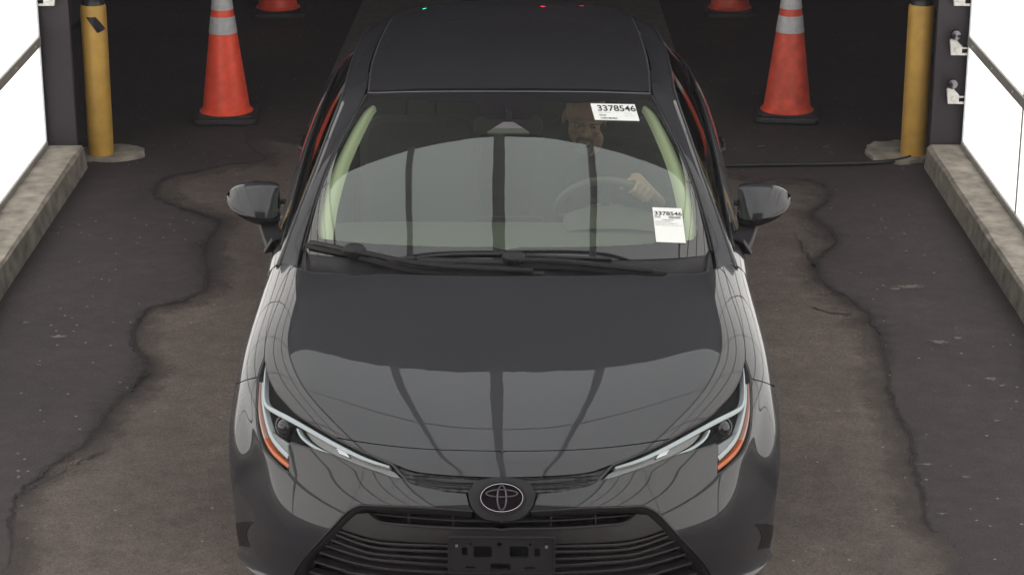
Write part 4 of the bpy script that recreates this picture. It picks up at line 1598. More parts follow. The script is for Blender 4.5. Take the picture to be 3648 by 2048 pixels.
arch_r = [(BY - .362 * math.cos(R(a)), AZ + .362 * math.sin(R(a))) for a in np.linspace(0, 180, 30)]
front_door = ss(dl([(1.395, .30), (1.395, .5), (1.38, .75), (1.345, .845)], 5)) + [(0.0, v) for v in np.linspace(SD.side(1.36, .83)[1] + .002, SD.near((.808, 2.415, .978))[1], 20)] + ss(dl([(2.415, .93), (2.42, .7), (2.42, .30)], 6))
rear_door = [(0.0, v) for v in np.linspace(SD.near((.808, 2.422, .978))[1], SD.near((.803, 3.42, .998))[1], 20)] + ss(dl([(3.42, .95), (3.40, .80), (3.33, .68)], 5)) + ss([(BY - .375 * math.cos(R(a)), AZ + .375 * math.sin(R(a))) for a in (50, 40, 30, 20, 10, 0)]) + ss(dl([(3.25, .30), (2.42, .30)], 8)) + ss(dl([(2.425, .5), (2.425, .9)], 5))
rocker = ss(dl([(1.395, .295), (2.4, .295), (3.27, .295)], 10)) + ss([(3.275, .27), (3.275, .215)]) + ss(dl([(2.4, .21), (1.40, .21)], 8))
vq0, vq1 = SD.near((.803, 3.425, .998))[1], SD.near((.70, 4.38, 1.015))[1]
quarter = [(0.0, v) for v in np.linspace(vq0, vq1, 16)] + [(u, vq1) for u in np.linspace(.05, .62, 10)] + [(.64, v) for v in np.linspace(vq1, SD.side(4.02, .5)[1], 6)] + ss([(BY - .362 * math.cos(R(a)), AZ + .362 * math.sin(R(a))) for a in np.linspace(150, 52, 20)]) + ss([(3.345, .68), (3.41, .80), (3.427, .94)])
vq_b = vq1 + .004
rear_body = [(u, 1.0) for u in np.linspace(0, .5, 8)] + [(.5, v) for v in np.linspace(.98, vq_b, 10)] + [(u, vq_b) for u in np.linspace(.48, 0, 8)] + [(0.0, v) for v in np.linspace(vq_b + .02, .98, 10)]
rear_bump = [(.51, v) for v in np.linspace(1.0, vq_b, 12)] + [(.63, vq_b)] + [(.655, v) for v in np.linspace(vq1, SD.side(4.02, .48)[1], 6)] + ss([(BY - .362 * math.cos(R(a)), AZ + .362 * math.sin(R(a))) for a in np.linspace(152, 194, 8)]) + [(.99, v) for v in np.linspace(SD.side(4.0, .25)[1], 1.0, 14)] + [(u, 1.0) for u in np.linspace(.95, .55, 6)]
for s in (1, -1):
    fd = panel('front_door', SD, dedupe(front_door), 'paint', car, side=s, res=0.03)
    rd = panel('rear_door', SD, dedupe(rear_door), 'paint', car, side=s, res=0.03)
    panel('rocker', SD, dedupe(rocker), 'paint', car, side=s, res=0.03)
    panel('quarter_panel', SD, dedupe(quarter), 'paint', car, side=s, res=0.03)
    panel('boot_panel', SD, dedupe(rear_body), 'paint', car, side=s, res=0.04)
    panel('rear_bumper', SD, dedupe(rear_bump), 'paint', car, side=s, res=0.03)
    for dr, y in ((fd, 2.20), (rd, 3.18)):
        MB().tube([mx((.872, y - .10, .835), s), mx((.902, y - .085, .838), s), mx((.906, y, .84), s), mx((.902, y + .085, .842), s), mx((.874, y + .10, .84), s)], 0.011, 8).build('door_handle', 'paint', dr, smooth=True)
    MB().box(mx((.70, 1.25, .25), s), mx((.775, 3.85, .90), s)).build('door_lining', 'leather', car)
    # rear lamp
    lp_ = [(.12, .86), (.12, .955), (.42, .955), (.42, .88)]
    panel('rear_lamp', SD, dens(lp_ + lp_[:1], 6)[:-1], mat('lamp_red', (.35, .01, .01), .15, coat=.8) if 'lamp_red' not in MATS else 'lamp_red', car, side=s, res=0.03, off=.004)

# boot lid and rear window
bw = [[(x, 4.15 + .05 * (1 - abs(x) / .7), 1.055 - .02 * (x / .7) ** 2) for x in np.linspace(-.69, .69, 15)], [(x, 4.38, 1.055 - .02 * (x / .7) ** 2) for x in np.linspace(-.70, .70, 15)],
      [(x, 4.57 - .10 * (x / .6) ** 2, 1.045 - .02 * (x / .6) ** 2) for x in np.linspace(-.60, .60, 15)], [(x, 4.61 - .10 * (x / .6) ** 2, 1.018 - .005 * (x / .6) ** 2) for x in np.linspace(-.60, .60, 15)]]
MB().grid(bw).build('boot_lid', 'paint', car, smooth=True)
rw = []
top = RF.ev(np.linspace(0, 1, 9), np.full(9, 1.0))
for t in np.linspace(0, 1, 10):
    row = []
    for k_ in range(-8, 9):
        p = top[abs(k_)] * np.array([1 if k_ >= 0 else -1, 1, 1])
        q_ = np.array([k_ / 8 * .66, 4.19, 1.05])
        row.append(p * (1 - t) + q_ * t + np.array([0, 0, .03 * math.sin(math.pi * t)]))
    rw.append(row)
MB().grid(rw).build('rear_window', 'side_glass', car, smooth=True)

# ---- underbody and wheels
MB().box((-.74, .62, .16), (.74, 4.35, .24)).build('floor_pan', 'cavity', car)
MB().box((-.60, .30, .16), (.60, 1.20, .55)).build('engine_block', 'cavity', car)
MB().box((-.70, 3.9, .24), (.70, 4.45, .95)).build('boot_floor', 'cavity', car)
MB().box((-.735, 1.16, .24), (.735, 1.19, .90)).build('firewall', 'cavity', car)


def make_wheel(x, y, s, steer=0):
    root = empty('wheel', (x, y, .316), (0, 0, steer))
    root.parent = car
    M = Matrix.Rotation(math.pi / 2, 4, 'Y')
    MB().lathe([(.205, -.09), (.25, -.10), (.295, -.098), (.312, -.085), (.316, -.05), (.316, .05), (.312, .085), (.295, .098), (.25, .10), (.205, .09)], 48, m=M).build('tyre', 'rubber', root, smooth=True)
    rim_ = MB().lathe([(.200, -.09), (.206, -.085), (.195, -.06), (.195, .06), (.206, .085), (.212, .088), (.200, .082), (.19, .05)], 48, m=M).build('rim', 'alloy', root, smooth=True)
    for k_ in range(10):
        a = 2 * math.pi * k_ / 10
        MB().box((-.012, 0.03, 0), (.012, .20, .018), Matrix.Rotation(a, 4, 'X') @ Matrix.Translation((s * .055, 0, 0)) @ Matrix.Rotation(math.pi / 2, 4, 'Y')).build('spoke', 'alloy', rim_, bevel=.003)
    MB().lathe([(0, .07), (.03, .068), (.045, .05), (.05, .03)], 24, m=Matrix.Rotation(s * math.pi / 2, 4, 'Y')).build('hub', 'alloy', rim_, smooth=True)
    MB().lathe([(0, -.01), (.14, -.01), (.14, .01), (0, .01)], 32, m=M).build('brake_disc', 'dark_chrome', root)


for y in (AY, BY):
    for s in (1, -1):
        make_wheel(s * .775, y, s)
        rows = []
        for a in np.linspace(-35, 215, 26):
            rows.append([(s * x, y - .372 * math.cos(R(a)), AZ + .372 * math.sin(R(a))) for x in (.55, .84)])
        MB().grid(rows).build('arch_liner', 'cavity', car)


# ---- door mirrors
def door_mirror(s):
    root = empty('door_mirror')
    root.parent = car
    X = [.842, .862, .90, .94, .975, 1.005, 1.024, 1.035]
    TOP = [1.064, 1.070, 1.074, 1.073, 1.067, 1.053, 1.037, 1.022]
    BOT = [.926, .919, .921, .932, .948, .969, .991, 1.013]
    YF = [1.690, 1.672, 1.662, 1.664, 1.675, 1.696, 1.722, 1.752]
    YB = [1.800, 1.806, 1.810, 1.812, 1.812, 1.811, 1.806, 1.795]
    xs = np.linspace(0, 1, 26)
    xi = np.linspace(0, 1, len(X))
    from_ = lambda A: np.array([np.interp(t, xi, A) for t in xs])
    sm = [resample(spline(list(zip(X, TOP, BOT, YF, YB)), 6), 26)[:, i] for i in range(5)]

    def sec(i, ph):
        x, t, b_, f, r = (c[i] for c in sm)
        zc, h = (t + b_) / 2, (t - b_) / 2
        c, sn = math.cos(R(ph)), math.sin(R(ph))
        e = 0.80
        zz = zc + h * math.copysign(abs(sn) ** e, sn)
        yc = r - .045
        yy = yc - (yc - f - .062 * max(0, (zz - b_) / (t - b_) - .15)) * abs(c) ** .6 if c > 0 else yc + (r - yc) * abs(c) ** .5
        return mx((x, yy, zz), s)

    def part(name, p0, p1, material):
        rows = [[sec(i, ph) for ph in np.linspace(p0, p1, 18)] for i in range(26)]
        m_ = MB().grid(rows)
        cc_ = np.mean([rows[-1]], axis=1)[0]
        m_.add(rows[-1] + [tuple(cc_)], [(k_, k_ + 1, 18) for k_ in range(17)])
        m_.add(rows[0] + [tuple(np.mean(rows[0], axis=0))], [(k_, k_ + 1, 18) for k_ in range(17)])
        return m_.build(name, material, root, smooth=True, angle=60)
    part('mirror_shell', 170, -22, 'paint')
    part('trim_band', -22.5, -42, 'gloss_black')
    part('mirror_base', -42.5, -130, 'black_plastic')
    part('mirror_glass', 230, 170.5, 'chrome')
    MB().sweep([mx(p, s) for p in ((.885, 1.735, .940), (.872, 1.70, .915), (.855, 1.64, .895), (.836, 1.58, .880))], [(-.034, -.016), (.034, -.016), (.034, .016), (-.034, .016)]).build('mirror_arm', 'black_plastic', root, bevel=.006)
    MB().sweep([mx(p, s) for p in ((.848, 1.58, .872), (.834, 1.56, .900), (.815, 1.54, .935))], [(-.042, -.010), (.042, -.010), (.036, .008), (-.036, .008)]).build('arm_foot', 'black_plastic', root, bevel=.005)
    return root


both(door_mirror)


# ---- wipers
def wiper(name_pts, blade_px, arm_px, knob_px, clip):
    root = empty('wiper')
    root.parent = car

    def on(px, off):
        out = []
        for p in spline(px, 8):
            o, k_ = car_sight(*p)
            h = WS.bvh.ray_cast(o, k_)
            hf = FR.bvh.ray_cast(o, k_)
            if h[0] is None:
                q_ = Vector((-o.x, o.y, o.z)), Vector((-k_.x, k_.y, k_.z))
                h = WS.bvh.ray_cast(*q_)
                if h[0] is not None:
                    h = (Vector((-h[0].x, h[0].y, h[0].z)), Vector((-h[1].x, h[1].y, h[1].z)))
            if h[0] is None:       # over the cowl: plane that continues the glass
                t = ((1.165 - o.y) / k_.y)
                P0, n0 = Vector((0, 1.165, .972)), Vector((0, -.52, .85))
                t = (P0 - o).dot(n0) / k_.dot(n0)
                n0.normalize()
                out.append(o + k_ * t - k_ * (off / -k_.dot(n0)))
            else:
                n0 = h[1] if h[1].z > 0 else -h[1]
                out.append(h[0] - k_ * (off / -k_.dot(n0)))
        return out
    b_ = on(blade_px, .014)
    MB().sweep(b_, [(-.004, -.012), (.004, -.012), (.006, .004), (-.006, .004)]).build('blade', 'rubber', root, smooth=True, angle=30)
    b2 = on([(x, y - 14) for x, y in blade_px], .018)
    n = len(b2)
    MB().sweep(b2[1:-1], [(-.011, -.003), (.011, -.003), (.006, .004), (-.006, .004)]).build('spoiler', 'black_plastic', root, smooth=True, angle=30)
    a_ = on(arm_px, .034)
    MB().sweep(a_, [(-.011, -.005), (.011, -.005), (.009, .006), (-.009, .006)]).build('arm', 'black_plastic', root, bevel=.002)
    kp = on([knob_px, knob_px], .030)[0]
    MB().lathe([(0.0, .020), (.012, .019), (.022, .012), (.026, 0), (.024, -.02)], 18, c=(0, 0, 0), m=Matrix.Translation(kp) @ Matrix.Rotation(R(30), 4, 'X') @ Matrix.Scale(1.6, 4, (1, 0, 0))).build('pivot_cap', 'black_plastic', root, smooth=True)
    return root


wiper('', [(1090, 871), (1218, 897), (1298, 916), (1417, 947), (1516, 964), (1671, 975), (1850, 981), (1950, 985)],
      [(1275, 895), (1340, 908), (1420, 925), (1560, 945), (1720, 954), (1900, 962)], (1262, 890), None)
wiper('', [(1465, 935), (1640, 940), (1780, 943), (1900, 945), (2060, 950), (2200, 963), (2300, 974), (2375, 972)],
      [(1835, 925), (1900, 925), (2020, 930), (2160, 946), (2330, 962)], (1830, 918), None)
o_ = [(1430, 934), (1520, 918), (1620, 910), (1770, 909), (1900, 915), (2040, 921), (2180, 926)]
pp = []
for p in spline(o_, 6):
    k_ = WS.px(*p)
    P_, N_ = WS.pts([k_], .006)
    sgn = -1 if p[0] < 1806 else 1
    pp.append(mx(P_[0], sgn))
MB().tube(pp, .006, 6).build('cowl_lip', 'rubber', car, smooth=True)

# ---- interior
ds = []
for t, y, z in ((0, 1.22, .93), (.3, 1.35, .962), (.6, 1.52, .968), (.85, 1.66, .955), (1, 1.72, .90), (1.1, 1.74, .70)):
    ds.append([(x, y + .03 * (x / .7) ** 2, z - .02 * (abs(x) / .7) ** 4) for x in np.linspace(-.70, .70, 21)])
MB().grid(ds).build('dashboard', 'dash', car, smooth=True)
MB().prism(rrect(-.13, -.12, .13, .015, .015), -.01, .012, Matrix.Translation((0.0, 1.70, .95)) @ Matrix.Rotation(R(75), 4, 'X')).build('screen', 'gloss_black', car, bevel=.003)
rc = np.array(spline([(.37, 1.55, 1.005), (.45, 1.60, 1.0), (.37, 1.64, 1.0)], 4))
ih = []
for t in np.linspace(0, 1, 9):
    ih.append([(.37 + .17 * math.cos(R(a)), 1.50 + t * .18, .962 + .05 * math.sin(R(a)) * (0.4 + .6 * t)) for a in np.linspace(0, 180, 15)])
MB().grid(ih).build('instrument_hood', 'dash', car, smooth=True)
both(lambda s: strip_on('pillar_trim', WS, WS.trace([(1322, 352), (1292, 385), (1246, 465), (1198, 570), (1160, 690), (1142, 780), (1140, 846)]), [.016, .034, .044, .050, .054, .054, .034], 'pillar_trim', car, off=-0.035, depth=0.02, side=s, crown=.5))
# steering wheel
SWC, SWN = Vector((.352, 1.735, .955)), Vector((0, .86, .50)).normalized()
sw = empty('steering_wheel')
sw.parent = car
SWM = Matrix.Translation(SWC) @ Matrix.Rotation(R(-62), 4, 'X')
sw.matrix_local = SWM
MB().tube([(.183 * math.cos(2 * math.pi * i / 48), .183 * math.sin(2 * math.pi * i / 48), 0) for i in range(49)], .015, 10, ups=[(0, 0, 1)] * 49).build('rim', 'leather', sw, smooth=True)
MB().prism(rrect(-.075, -.06, .075, .055, .03, 5), -.03, .01).build('hub', 'leather', sw, bevel=.008)
for a in (0, 180, 270):
    MB().box((.06, -.016, -.012), (.178, .016, .002), Matrix.Rotation(R(a), 4, 'Z')).build('spoke', 'leather', sw, bevel=.004)


def seat(x, name='seat'):
    root = empty(name, (x, 2.35, .24))
    root.parent = car
    MB().prism(rrect(-.25, -.28, .25, .25, .07, 5), .12, .30).build('cushion', 'seat_fabric', root, bevel=.04)
    MB().prism(rrect(-.245, 0, .245, .62, .10, 6), -.07, .06, Matrix.Translation((0, .22, .24)) @ Matrix.Rotation(R(72), 4, 'X')).build('backrest', 'seat_fabric', root, bevel=.035)
    MB().prism(rrect(-.13, 0, .13, .17, .06, 6), -.05, .04, Matrix.Translation((0, .43, .90)) @ Matrix.Rotation(R(78), 4, 'X')).build('headrest', 'seat_fabric', root, bevel=.03)
    for dx in (-.06, .06):
        MB().tube([(dx, .41, .82), (dx, .44, .93)], .007, 8).build('headrest_post', 'black_plastic', root)


seat(.37)
seat(-.37)
rs = empty('rear_seat', (0, 3.25, .24))
rs.parent = car
MB().box((-.66, -.25, .1), (.66, .25, .28)).build('cushion', 'seat_fabric', rs, bevel=.04)
MB().box((-.66, -.06, 0), (.66, .06, .62), Matrix.Translation((0, .28, .2)) @ Matrix.Rotation(R(-18), 4, 'X')).build('backrest', 'seat_fabric', rs, bevel=.04)
for dx in (-.36, 0, .36):
    MB().prism(rrect(-.12, 0, .12, .13, .05, 6), -.04, .04, Matrix.Translation((dx, .47, .80)) @ Matrix.Rotation(R(75), 4, 'X')).build('headrest', 'seat_fabric', rs, bevel=.025)

# rear-view mirror with sensor cover
rv = empty('rear_view_mirror', (.0, 1.80, 1.278))
rv.parent = car
MB().prism(rrect(-.125, -.035, .125, .035, .03, 6), -.012, .022, Matrix.Rotation(R(80), 4, 'X')).build('mirror_body', 'housing_black', rv, bevel=.006)
MB().prism([(-.072, -.014), (.072, -.014), (.078, -.008), (.018, .030), (-.018, .030), (-.078, -.008)], -.004, .02, Matrix.Translation((0.0, -.055, -.005)) @ Matrix.Rotation(R(62), 4, 'X')).build('sensor_cover', 'grey_cover', rv, bevel=.003)
MB().box((-.012, -.03, .0), (.012, .02, .06)).build('stalk', 'black_plastic', rv)


# ---- paper stickers on the glass
def sticker(corner_px, label):
    """corner_px: top-left, top-right, bottom-right, bottom-left in the photo."""
    P = []
    for x, y in corner_px:
        o, k_ = car_sight(x, y)
        h = WS.bvh.ray_cast(o, k_)
        n0 = h[1] if h[1].z > 0 else -h[1]
        P.append(CAR_M @ (h[0] + n0 * 0.0035))
    rootm = MB()
    n = 6
    rows = []
    for i in range(n + 1):
        r_ = []
        for j in range(n + 1):
            a_, b_ = i / n, j / n
            q_ = (P[0] * (1 - b_) + P[1] * b_) * (1 - a_) + (P[3] * (1 - b_) + P[2] * b_) * a_
            r_.append(q_)
        rows.append(r_)
    up = (P[1] - P[0]).cross(P[3] - P[0]).normalized()
    if up.z < 0:
        up = -up
    root = rootm.grid(rows).build('paper_sticker', 'paper')
    sol = root.modifiers.new('thickness', 'SOLIDIFY')
    sol.thickness = 0.0006
    tag(root, label, 'sticker', 'paper stickers on the windscreen')

    def at(a_, b_, h=.0012):
        """a across 0..1, b down 0..1"""
        return (P[0] * (1 - a_) + P[1] * a_) * (1 - b_) + (P[3] * (1 - a_) + P[2] * a_) * b_ + up * h

    def text(s, x0, y0, x1, y1, material, name):
        cu = bpy.data.curves.new(name, 'FONT')
        cu.body = s
        cu.size = 1
        cu.offset = 0.014
        ob = bpy.data.objects.new(name, cu)
        col.objects.link(ob)
        me = bpy.data.meshes.new_from_object(ob.evaluated_get(bpy.context.evaluated_depsgraph_get()))
        col.objects.unlink(ob)
        bpy.data.objects.remove(ob)
        V = np.array([v.co for v in me.vertices])
        lo_, hi_ = V.min(0), V.max(0)
        for v in me.vertices:
            a_ = x0 + (x1 - x0) * (v.co.x - lo_[0]) / (hi_[0] - lo_[0])
            b_ = y1 + (y0 - y1) * (v.co.y - lo_[1]) / (hi_[1] - lo_[1])
            v.co = at(a_, b_)
        return link(name, me, material, root)

    def bars(x0, y0, x1, y1, n_, seed, material, name):
        rr2 = random.Random(seed)
        m_ = MB()
        for i in range(n_):
            a_ = x0 + (x1 - x0) * i / n_
            w_ = (x1 - x0) / n_ * rr2.uniform(.25, .8)
            m_.add([at(a_, y0), at(a_ + w_, y0), at(a_ + w_, y1), at(a_, y1)], [(0, 1, 2, 3)])
        return m_.build(name, material, root)
    return text, bars


text, bars = sticker([(2103, 372), (2260, 375), (2278, 434), (2119, 430)], 'white paper sticker high on the windscreen in front of the driver')
text('3378546', .13, .10, .985, .46, 'ink', 'printed_number')
text('DLR', .135, .66, .29, .76, 'ink_grey', 'printed_code')
bars(.12, .545, .40, .56, 14, 3, 'ink_grey', 'printed_line')
bars(.14, .85, .52, .93, 30, 4, 'ink', 'barcode')
bars(.70, .57, .88, .585, 10, 5, 'ink_grey', 'printed_line')
bars(.70, .72, .92, .735, 10, 6, 'ink_grey', 'printed_line')
text, bars = sticker([(2323, 741), (2426, 745), (2442, 868), (2337, 864)], 'taller white paper sticker low on the windscreen, below the hand')
text('3378546', .05, .115, .985, .225, 'ink', 'printed_number')
text('DLR', .045, .245, .25, .30, 'ink_grey', 'printed_code')
bars(.52, .245, .93, .315, 30, 8, 'ink_grey', 'barcode')
bars(.30, .345, .68, .37, 14, 9, 'ink_grey', 'printed_line')
bars(.06, .40, .60, .415, 18, 10, 'ink_grey', 'printed_line')
bars(.05, .455, .82, .47, 24, 11, 'ink_grey', 'printed_line')
bars(.05, .51, .93, .522, 26, 12, 'ink_grey', 'printed_line')

# ================================================================== the driver
def capsule(m, a, b, ra, rb, n=14):
    a, b = Vector(a), Vector(b)
    ax = b - a
    L = ax.length
    q = ax.normalized().to_track_quat('Z', 'Y').to_matrix().to_4x4() if L > 1e-6 else Matrix.Identity(4)
    M = Matrix.Translation(a) @ q
    prof = [(0.0, -ra)] + [(ra * math.cos(t), ra * math.sin(t)) for t in np.linspace(-1.3, 0, 5)] + [(rb * math.cos(t), L + rb * math.sin(t)) for t in np.linspace(0, 1.3, 5)] + [(0.0, L + rb)]
    m.lathe(prof, n, m=M)


def ellipsoid(m, c, r, rot=None, n=20, k=14):
    M = Matrix.Translation(c) @ (rot or Matrix.Identity(4)) @ Matrix.Diagonal((*r, 1))
    m.lathe([(max(math.cos(t), 0.0), math.sin(t)) for t in np.linspace(-math.pi / 2, math.pi / 2, k)], n, m=M)


def fuse(name, m, material, parent, voxel, smooth=6):
    """One continuous skin over overlapping volumes."""
    me = bpy.data.meshes.new(name)
    me.from_pydata(m.v, [], m.f)
    me.update()
    bm = bmesh.new()
    bm.from_mesh(me)
    bmesh.ops.remove_doubles(bm, verts=bm.verts, dist=1e-6)
    bmesh.ops.recalc_face_normals(bm, faces=bm.faces)
    bm.to_mesh(me)
    bm.free()
    o = bpy.data.objects.new('fuse_tmp', me)
    col.objects.link(o)
    r = o.modifiers.new('r', 'REMESH')
    r.mode = 'VOXEL'
    r.voxel_size = voxel
    s = o.modifiers.new('s', 'SMOOTH')
    s.iterations = smooth
    s.factor = 0.5
    me2 = bpy.data.meshes.new_from_object(o.evaluated_get(bpy.context.evaluated_depsgraph_get()))
    col.objects.unlink(o)
    bpy.data.objects.remove(o)
    me2.name = name
    me2.shade_smooth()
    return link(name, me2, material, parent)


HC = Vector((.290, 2.315, 1.178))           # head centre
HR = Matrix.Rotation(R(6), 4, 'Y') @ Matrix.Rotation(R(4), 4, 'Z') @ Matrix.Rotation(R(8), 4, 'X')


def hp(x, y, z):
    return HC + (HR @ Vector((x, y, z)))


bm_ = MB()
ellipsoid(bm_, hp(0, .012, .030), (.078, .100, .092), HR)          # skull
ellipsoid(bm_, hp(0, -.022, -.040), (.062, .076, .072), HR)        # face and jaw
ellipsoid(bm_, hp(0, -.060, -.085), (.034, .030, .030), HR)        # chin
ellipsoid(bm_, hp(0, -.088, .018), (.052, .016, .012), HR)         # brow
capsule(bm_, hp(0, -.092, .006), hp(0, -.112, -.028), .009, .014)  # nose
ellipsoid(bm_, hp(.014, -.098, -.031), (.010, .012, .009), HR)
ellipsoid(bm_, hp(-.014, -.098, -.031), (.010, .012, .009), HR)
for q in (1, -1):
    ellipsoid(bm_, hp(q * .040, -.072, -.022), (.020, .018, .017), HR)   # cheeks
    ellipsoid(bm_, hp(q * .080, .010, -.012), (.008, .020, .030), HR)    # ears
capsule(bm_, hp(-.020, -.094, -.058), hp(.020, -.094, -.058), .007, .007)  # lips
capsule(bm_, hp(-.016, -.092, -.068), hp(.016, -.092, -.068), .008, .008)
NECK = Vector((.325, 2.40, 1.03))
capsule(bm_, hp(0, .02, -.06), NECK, .056, .062)
chest, belly, hip = Vector((.355, 2.45, .90)), Vector((.365, 2.40, .70)), Vector((.37, 2.33, .50))
ellipsoid(bm_, chest, (.185, .115, .16))
ellipsoid(bm_, belly, (.165, .125, .17))
ellipsoid(bm_, hip, (.175, .13, .12))
shL, shR = Vector((.545, 2.43, .985)), Vector((.175, 2.45, .985))
elL, wrL = Vector((.640, 2.13, .80)), Vector((.535, 1.790, 1.010))
elR, wrR = Vector((.110, 2.17, .74)), Vector((.230, 1.93, .66))
ARM = [(NECK, shL, .055, .058), (NECK, shR, .055, .058), (shL, elL, .052, .042), (elL, wrL, .040, .026), (shR, elR, .052, .042), (elR, wrR, .040, .026)]
LEG = [((.46, 2.30, .48), (.50, 1.86, .58), .085, .06), ((.50, 1.86, .58), (.46, 1.55, .32), .058, .04), ((.28, 2.30, .48), (.27, 1.86, .58), .085, .06), ((.27, 1.86, .58), (.33, 1.52, .32), .058, .04)]
for a, b, ra, rb in ARM + LEG:
    capsule(bm_, a, b, ra, rb)
for fx in (.46, .33):
    capsule(bm_, (fx, 1.56, .30), (fx, 1.42, .31), .04, .032)
# left hand closed round the wheel rim
ax1, ax2, axn = Vector((1, 0, 0)), Vector((0, -.469, .883)), Vector((0, .883, .469))


def rim_pt(deg, ang, rr):
    """Point around the rim tube: deg along the wheel, ang around the tube (0 driver side, 90 outer, 180 front)."""
    rad = ax1 * math.cos(R(deg)) + ax2 * math.sin(R(deg))
    return SWC + rad * .183 + (axn * math.cos(R(ang)) + rad * math.sin(R(ang))) * rr


for i, (dg, ln) in enumerate([(56, 1.0), (49, 1.06), (42, 1.0), (35.5, .86)]):
    pts_ = [rim_pt(dg - 2, 20, .034), rim_pt(dg, 95, .031), rim_pt(dg + 1, 95 + 75 * ln, .026), rim_pt(dg + 1, 95 + 140 * ln, .025)]
    rads = [.0105, .0098, .0088, .0075]
    for j in range(3):
        capsule(bm_, pts_[j], pts_[j + 1], rads[j], rads[j + 1], 10)
palm = [rim_pt(55, 10, .036), rim_pt(36, 10, .036), rim_pt(40, -10, .075), rim_pt(52, -10, .072)]
for i in range(4):
    capsule(bm_, palm[i], palm[(i + 1) % 4], .014, .014, 10)
capsule(bm_, palm[0], palm[2], .015, .015, 10)
capsule(bm_, palm[1], palm[3], .015, .015, 10)
capsule(bm_, (palm[2] + palm[3]) / 2, wrL, .022, .026, 12)
th = [(palm[3] + palm[0]) / 2, rim_pt(62, -30, .034), rim_pt(66, -70, .028), rim_pt(69, -95, .027)]
for j in range(3):
    capsule(bm_, th[j], th[j + 1], (.013, .011, .0095)[j], (.011, .0095, .008)[j], 10)
# right hand resting in the lap
for j, dx in enumerate((-.03, -.01, .01, .03)):
    a = wrR + Vector((dx, -.08, -.01))
    capsule(bm_, wrR + Vector((dx * .6, -.01, 0)), a, .014, .012, 10)
    capsule(bm_, a, a + Vector((0, -.035, -.02)), .010, .009, 10)
    capsule(bm_, a + Vector((0, -.035, -.02)), a + Vector((0, -.045, -.045)), .009, .008, 10)
capsule(bm_, wrR + Vector((.02, -.02, 0)), wrR + Vector((.06, -.07, .01)), .012, .009, 10)

person = fuse('person', bm_, 'skin', None, 0.0055, 4)
person.matrix_world = CAR_M
tag(person, 'bearded driver in a dark shirt with one hand on the steering wheel', 'person')
sh = MB()
ellipsoid(sh, chest, (.196, .127, .165))
ellipsoid(sh, belly, (.176, .137, .18))
ellipsoid(sh, hip, (.186, .142, .13))
capsule(sh, NECK + Vector((0, .01, -.03)), chest, .075, .1)
for a, b, ra, rb in ARM[:3] + ARM[4:5]:
    capsule(sh, a, b, ra + .012, rb + .014)
capsule(sh, elL, elL.lerp(wrL, .75), .054, .042)
capsule(sh, elR, elR.lerp(wrR, .75), .054, .042)
for a, b, ra, rb in LEG:
    capsule(sh, a, b, ra + .014, rb + .014)
fuse('clothes', sh, 'shirt_cloth', person, 0.008, 5)
bd = MB()
capsule(bd, hp(-.026, -.096, -.052), hp(-.004, -.105, -.046), .006, .008, 10)
capsule(bd, hp(.026, -.096, -.052), hp(.004, -.105, -.046), .006, .008, 10)
for q in (1, -1):
    capsule(bd, hp(q * .028, -.094, -.056), hp(q * .024, -.084, -.098), .007, .013, 10)
ellipsoid(bd, hp(0, -.082, -.104), (.034, .022, .026), HR)
fuse('beard', bd, 'beard', person, 0.004, 3)
hr = MB()
ellipsoid(hr, hp(0, .040, .030), (.0805, .084, .086), HR)
fuse('hair', hr, 'beard', person, 0.005, 2)
for q in (1, -1):
    e = MB()
    ellipsoid(e, hp(q * .030, -.084, .000), (.012, .010, .0075), HR)
    eo = e.build('eye', 'eye_white', person, smooth=True)
    e = MB()
    ellipsoid(e, hp(q * .030, -.0915, -.001), (.0052, .0035, .0052), HR)
    e.build('iris', 'ink', eo, smooth=True)
    e = MB()
    capsule(e, hp(q * .014, -.100, .014), hp(q * .046, -.090, .016), .004, .0035, 8)
    e.build('eyebrow', 'beard', person, smooth=True)

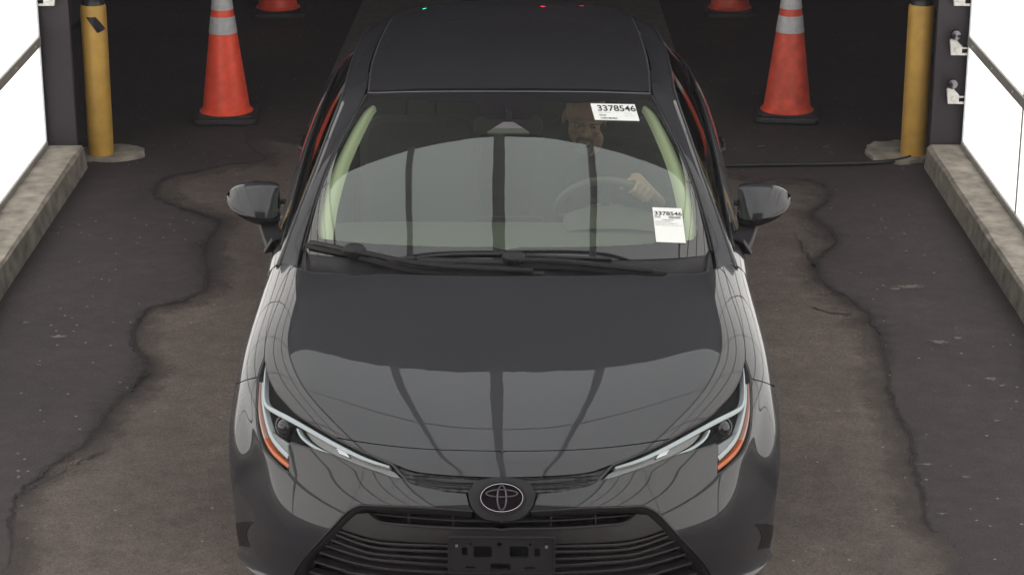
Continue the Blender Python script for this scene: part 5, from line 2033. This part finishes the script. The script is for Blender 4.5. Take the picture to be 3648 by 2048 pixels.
# ------------------------------------------------------------------ status lamps on the far ceiling (mirrored in the roof of the car)
for px, py, m_, lab in ((1512, 32, 'led_green', 'small green status lamp on the far ceiling, mirrored in the car roof'),
                        (1935, 24, 'led_red', 'small red status lamp on the far ceiling, nearer the green one'),
                        (2073, 22, 'led_red', 'small red status lamp on the far ceiling, farther from the green one')):
    o, k_ = car_sight(px, py)
    flip = px < 1786
    if flip:
        o, k_ = Vector((-o.x, o.y, o.z)), Vector((-k_.x, k_.y, k_.z))
    h = RF.bvh.ray_cast(o, k_)
    if h[0] is None:
        continue
    uv_ = RF._uv(h[0], h[2])
    n0 = Vector(RF.normal([uv_[0]], [uv_[1]])[0])
    d_ = k_.normalized()
    r_ = d_ - 2 * d_.dot(n0) * n0
    p0 = Vector(h[0])
    if flip:
        p0.x, r_.x = -p0.x, -r_.x
    p0, r_ = CAR_M @ p0, CAR_M.to_3x3() @ r_
    ts = [(4.27 - p0.z) / r_.z if r_.z > 1e-3 else 1e9, (15.67 - p0.y) / r_.y if r_.y > 1e-3 else 1e9, ((3.07 if r_.x > 0 else -3.07) - p0.x) / r_.x if abs(r_.x) > 1e-4 else 1e9]
    q = p0 + r_ * min(ts)
    root = empty('status_lamp', q)
    MB().lathe([(0, -.03), (.028, -.026), (.04, -.012), (.04, .0)], 16).build('lens', m_, root, smooth=True)
    MB().lathe([(.045, .0), (.06, .012), (.06, .03)], 16).build('base', 'steel_black', root)
    tag(root, lab, 'lamp', 'status lamps')

# ------------------------------------------------------------------ thin volume added to lift the blacks, as lens glare would
hz = MB().box((-62, -62, -1.0), (62, 62, 4.9)).build('veil_volume', None)
hm = bpy.data.materials.new('glare_veil')
hm.use_nodes = True
hm.node_tree.nodes.remove(hm.node_tree.nodes['Principled BSDF'])
pv = hm.node_tree.nodes.new('ShaderNodeVolumePrincipled')
pv.inputs['Color'].default_value = (0.95, 0.88, 0.96, 1)
pv.inputs['Density'].default_value = 0.0011
hm.node_tree.links.new(pv.outputs['Volume'], hm.node_tree.nodes['Material Output'].inputs['Volume'])
hz.data.materials.append(hm)
tag(hz, 'thin volume added over the bay, lifting the dark tones like lens glare', kind='stuff')
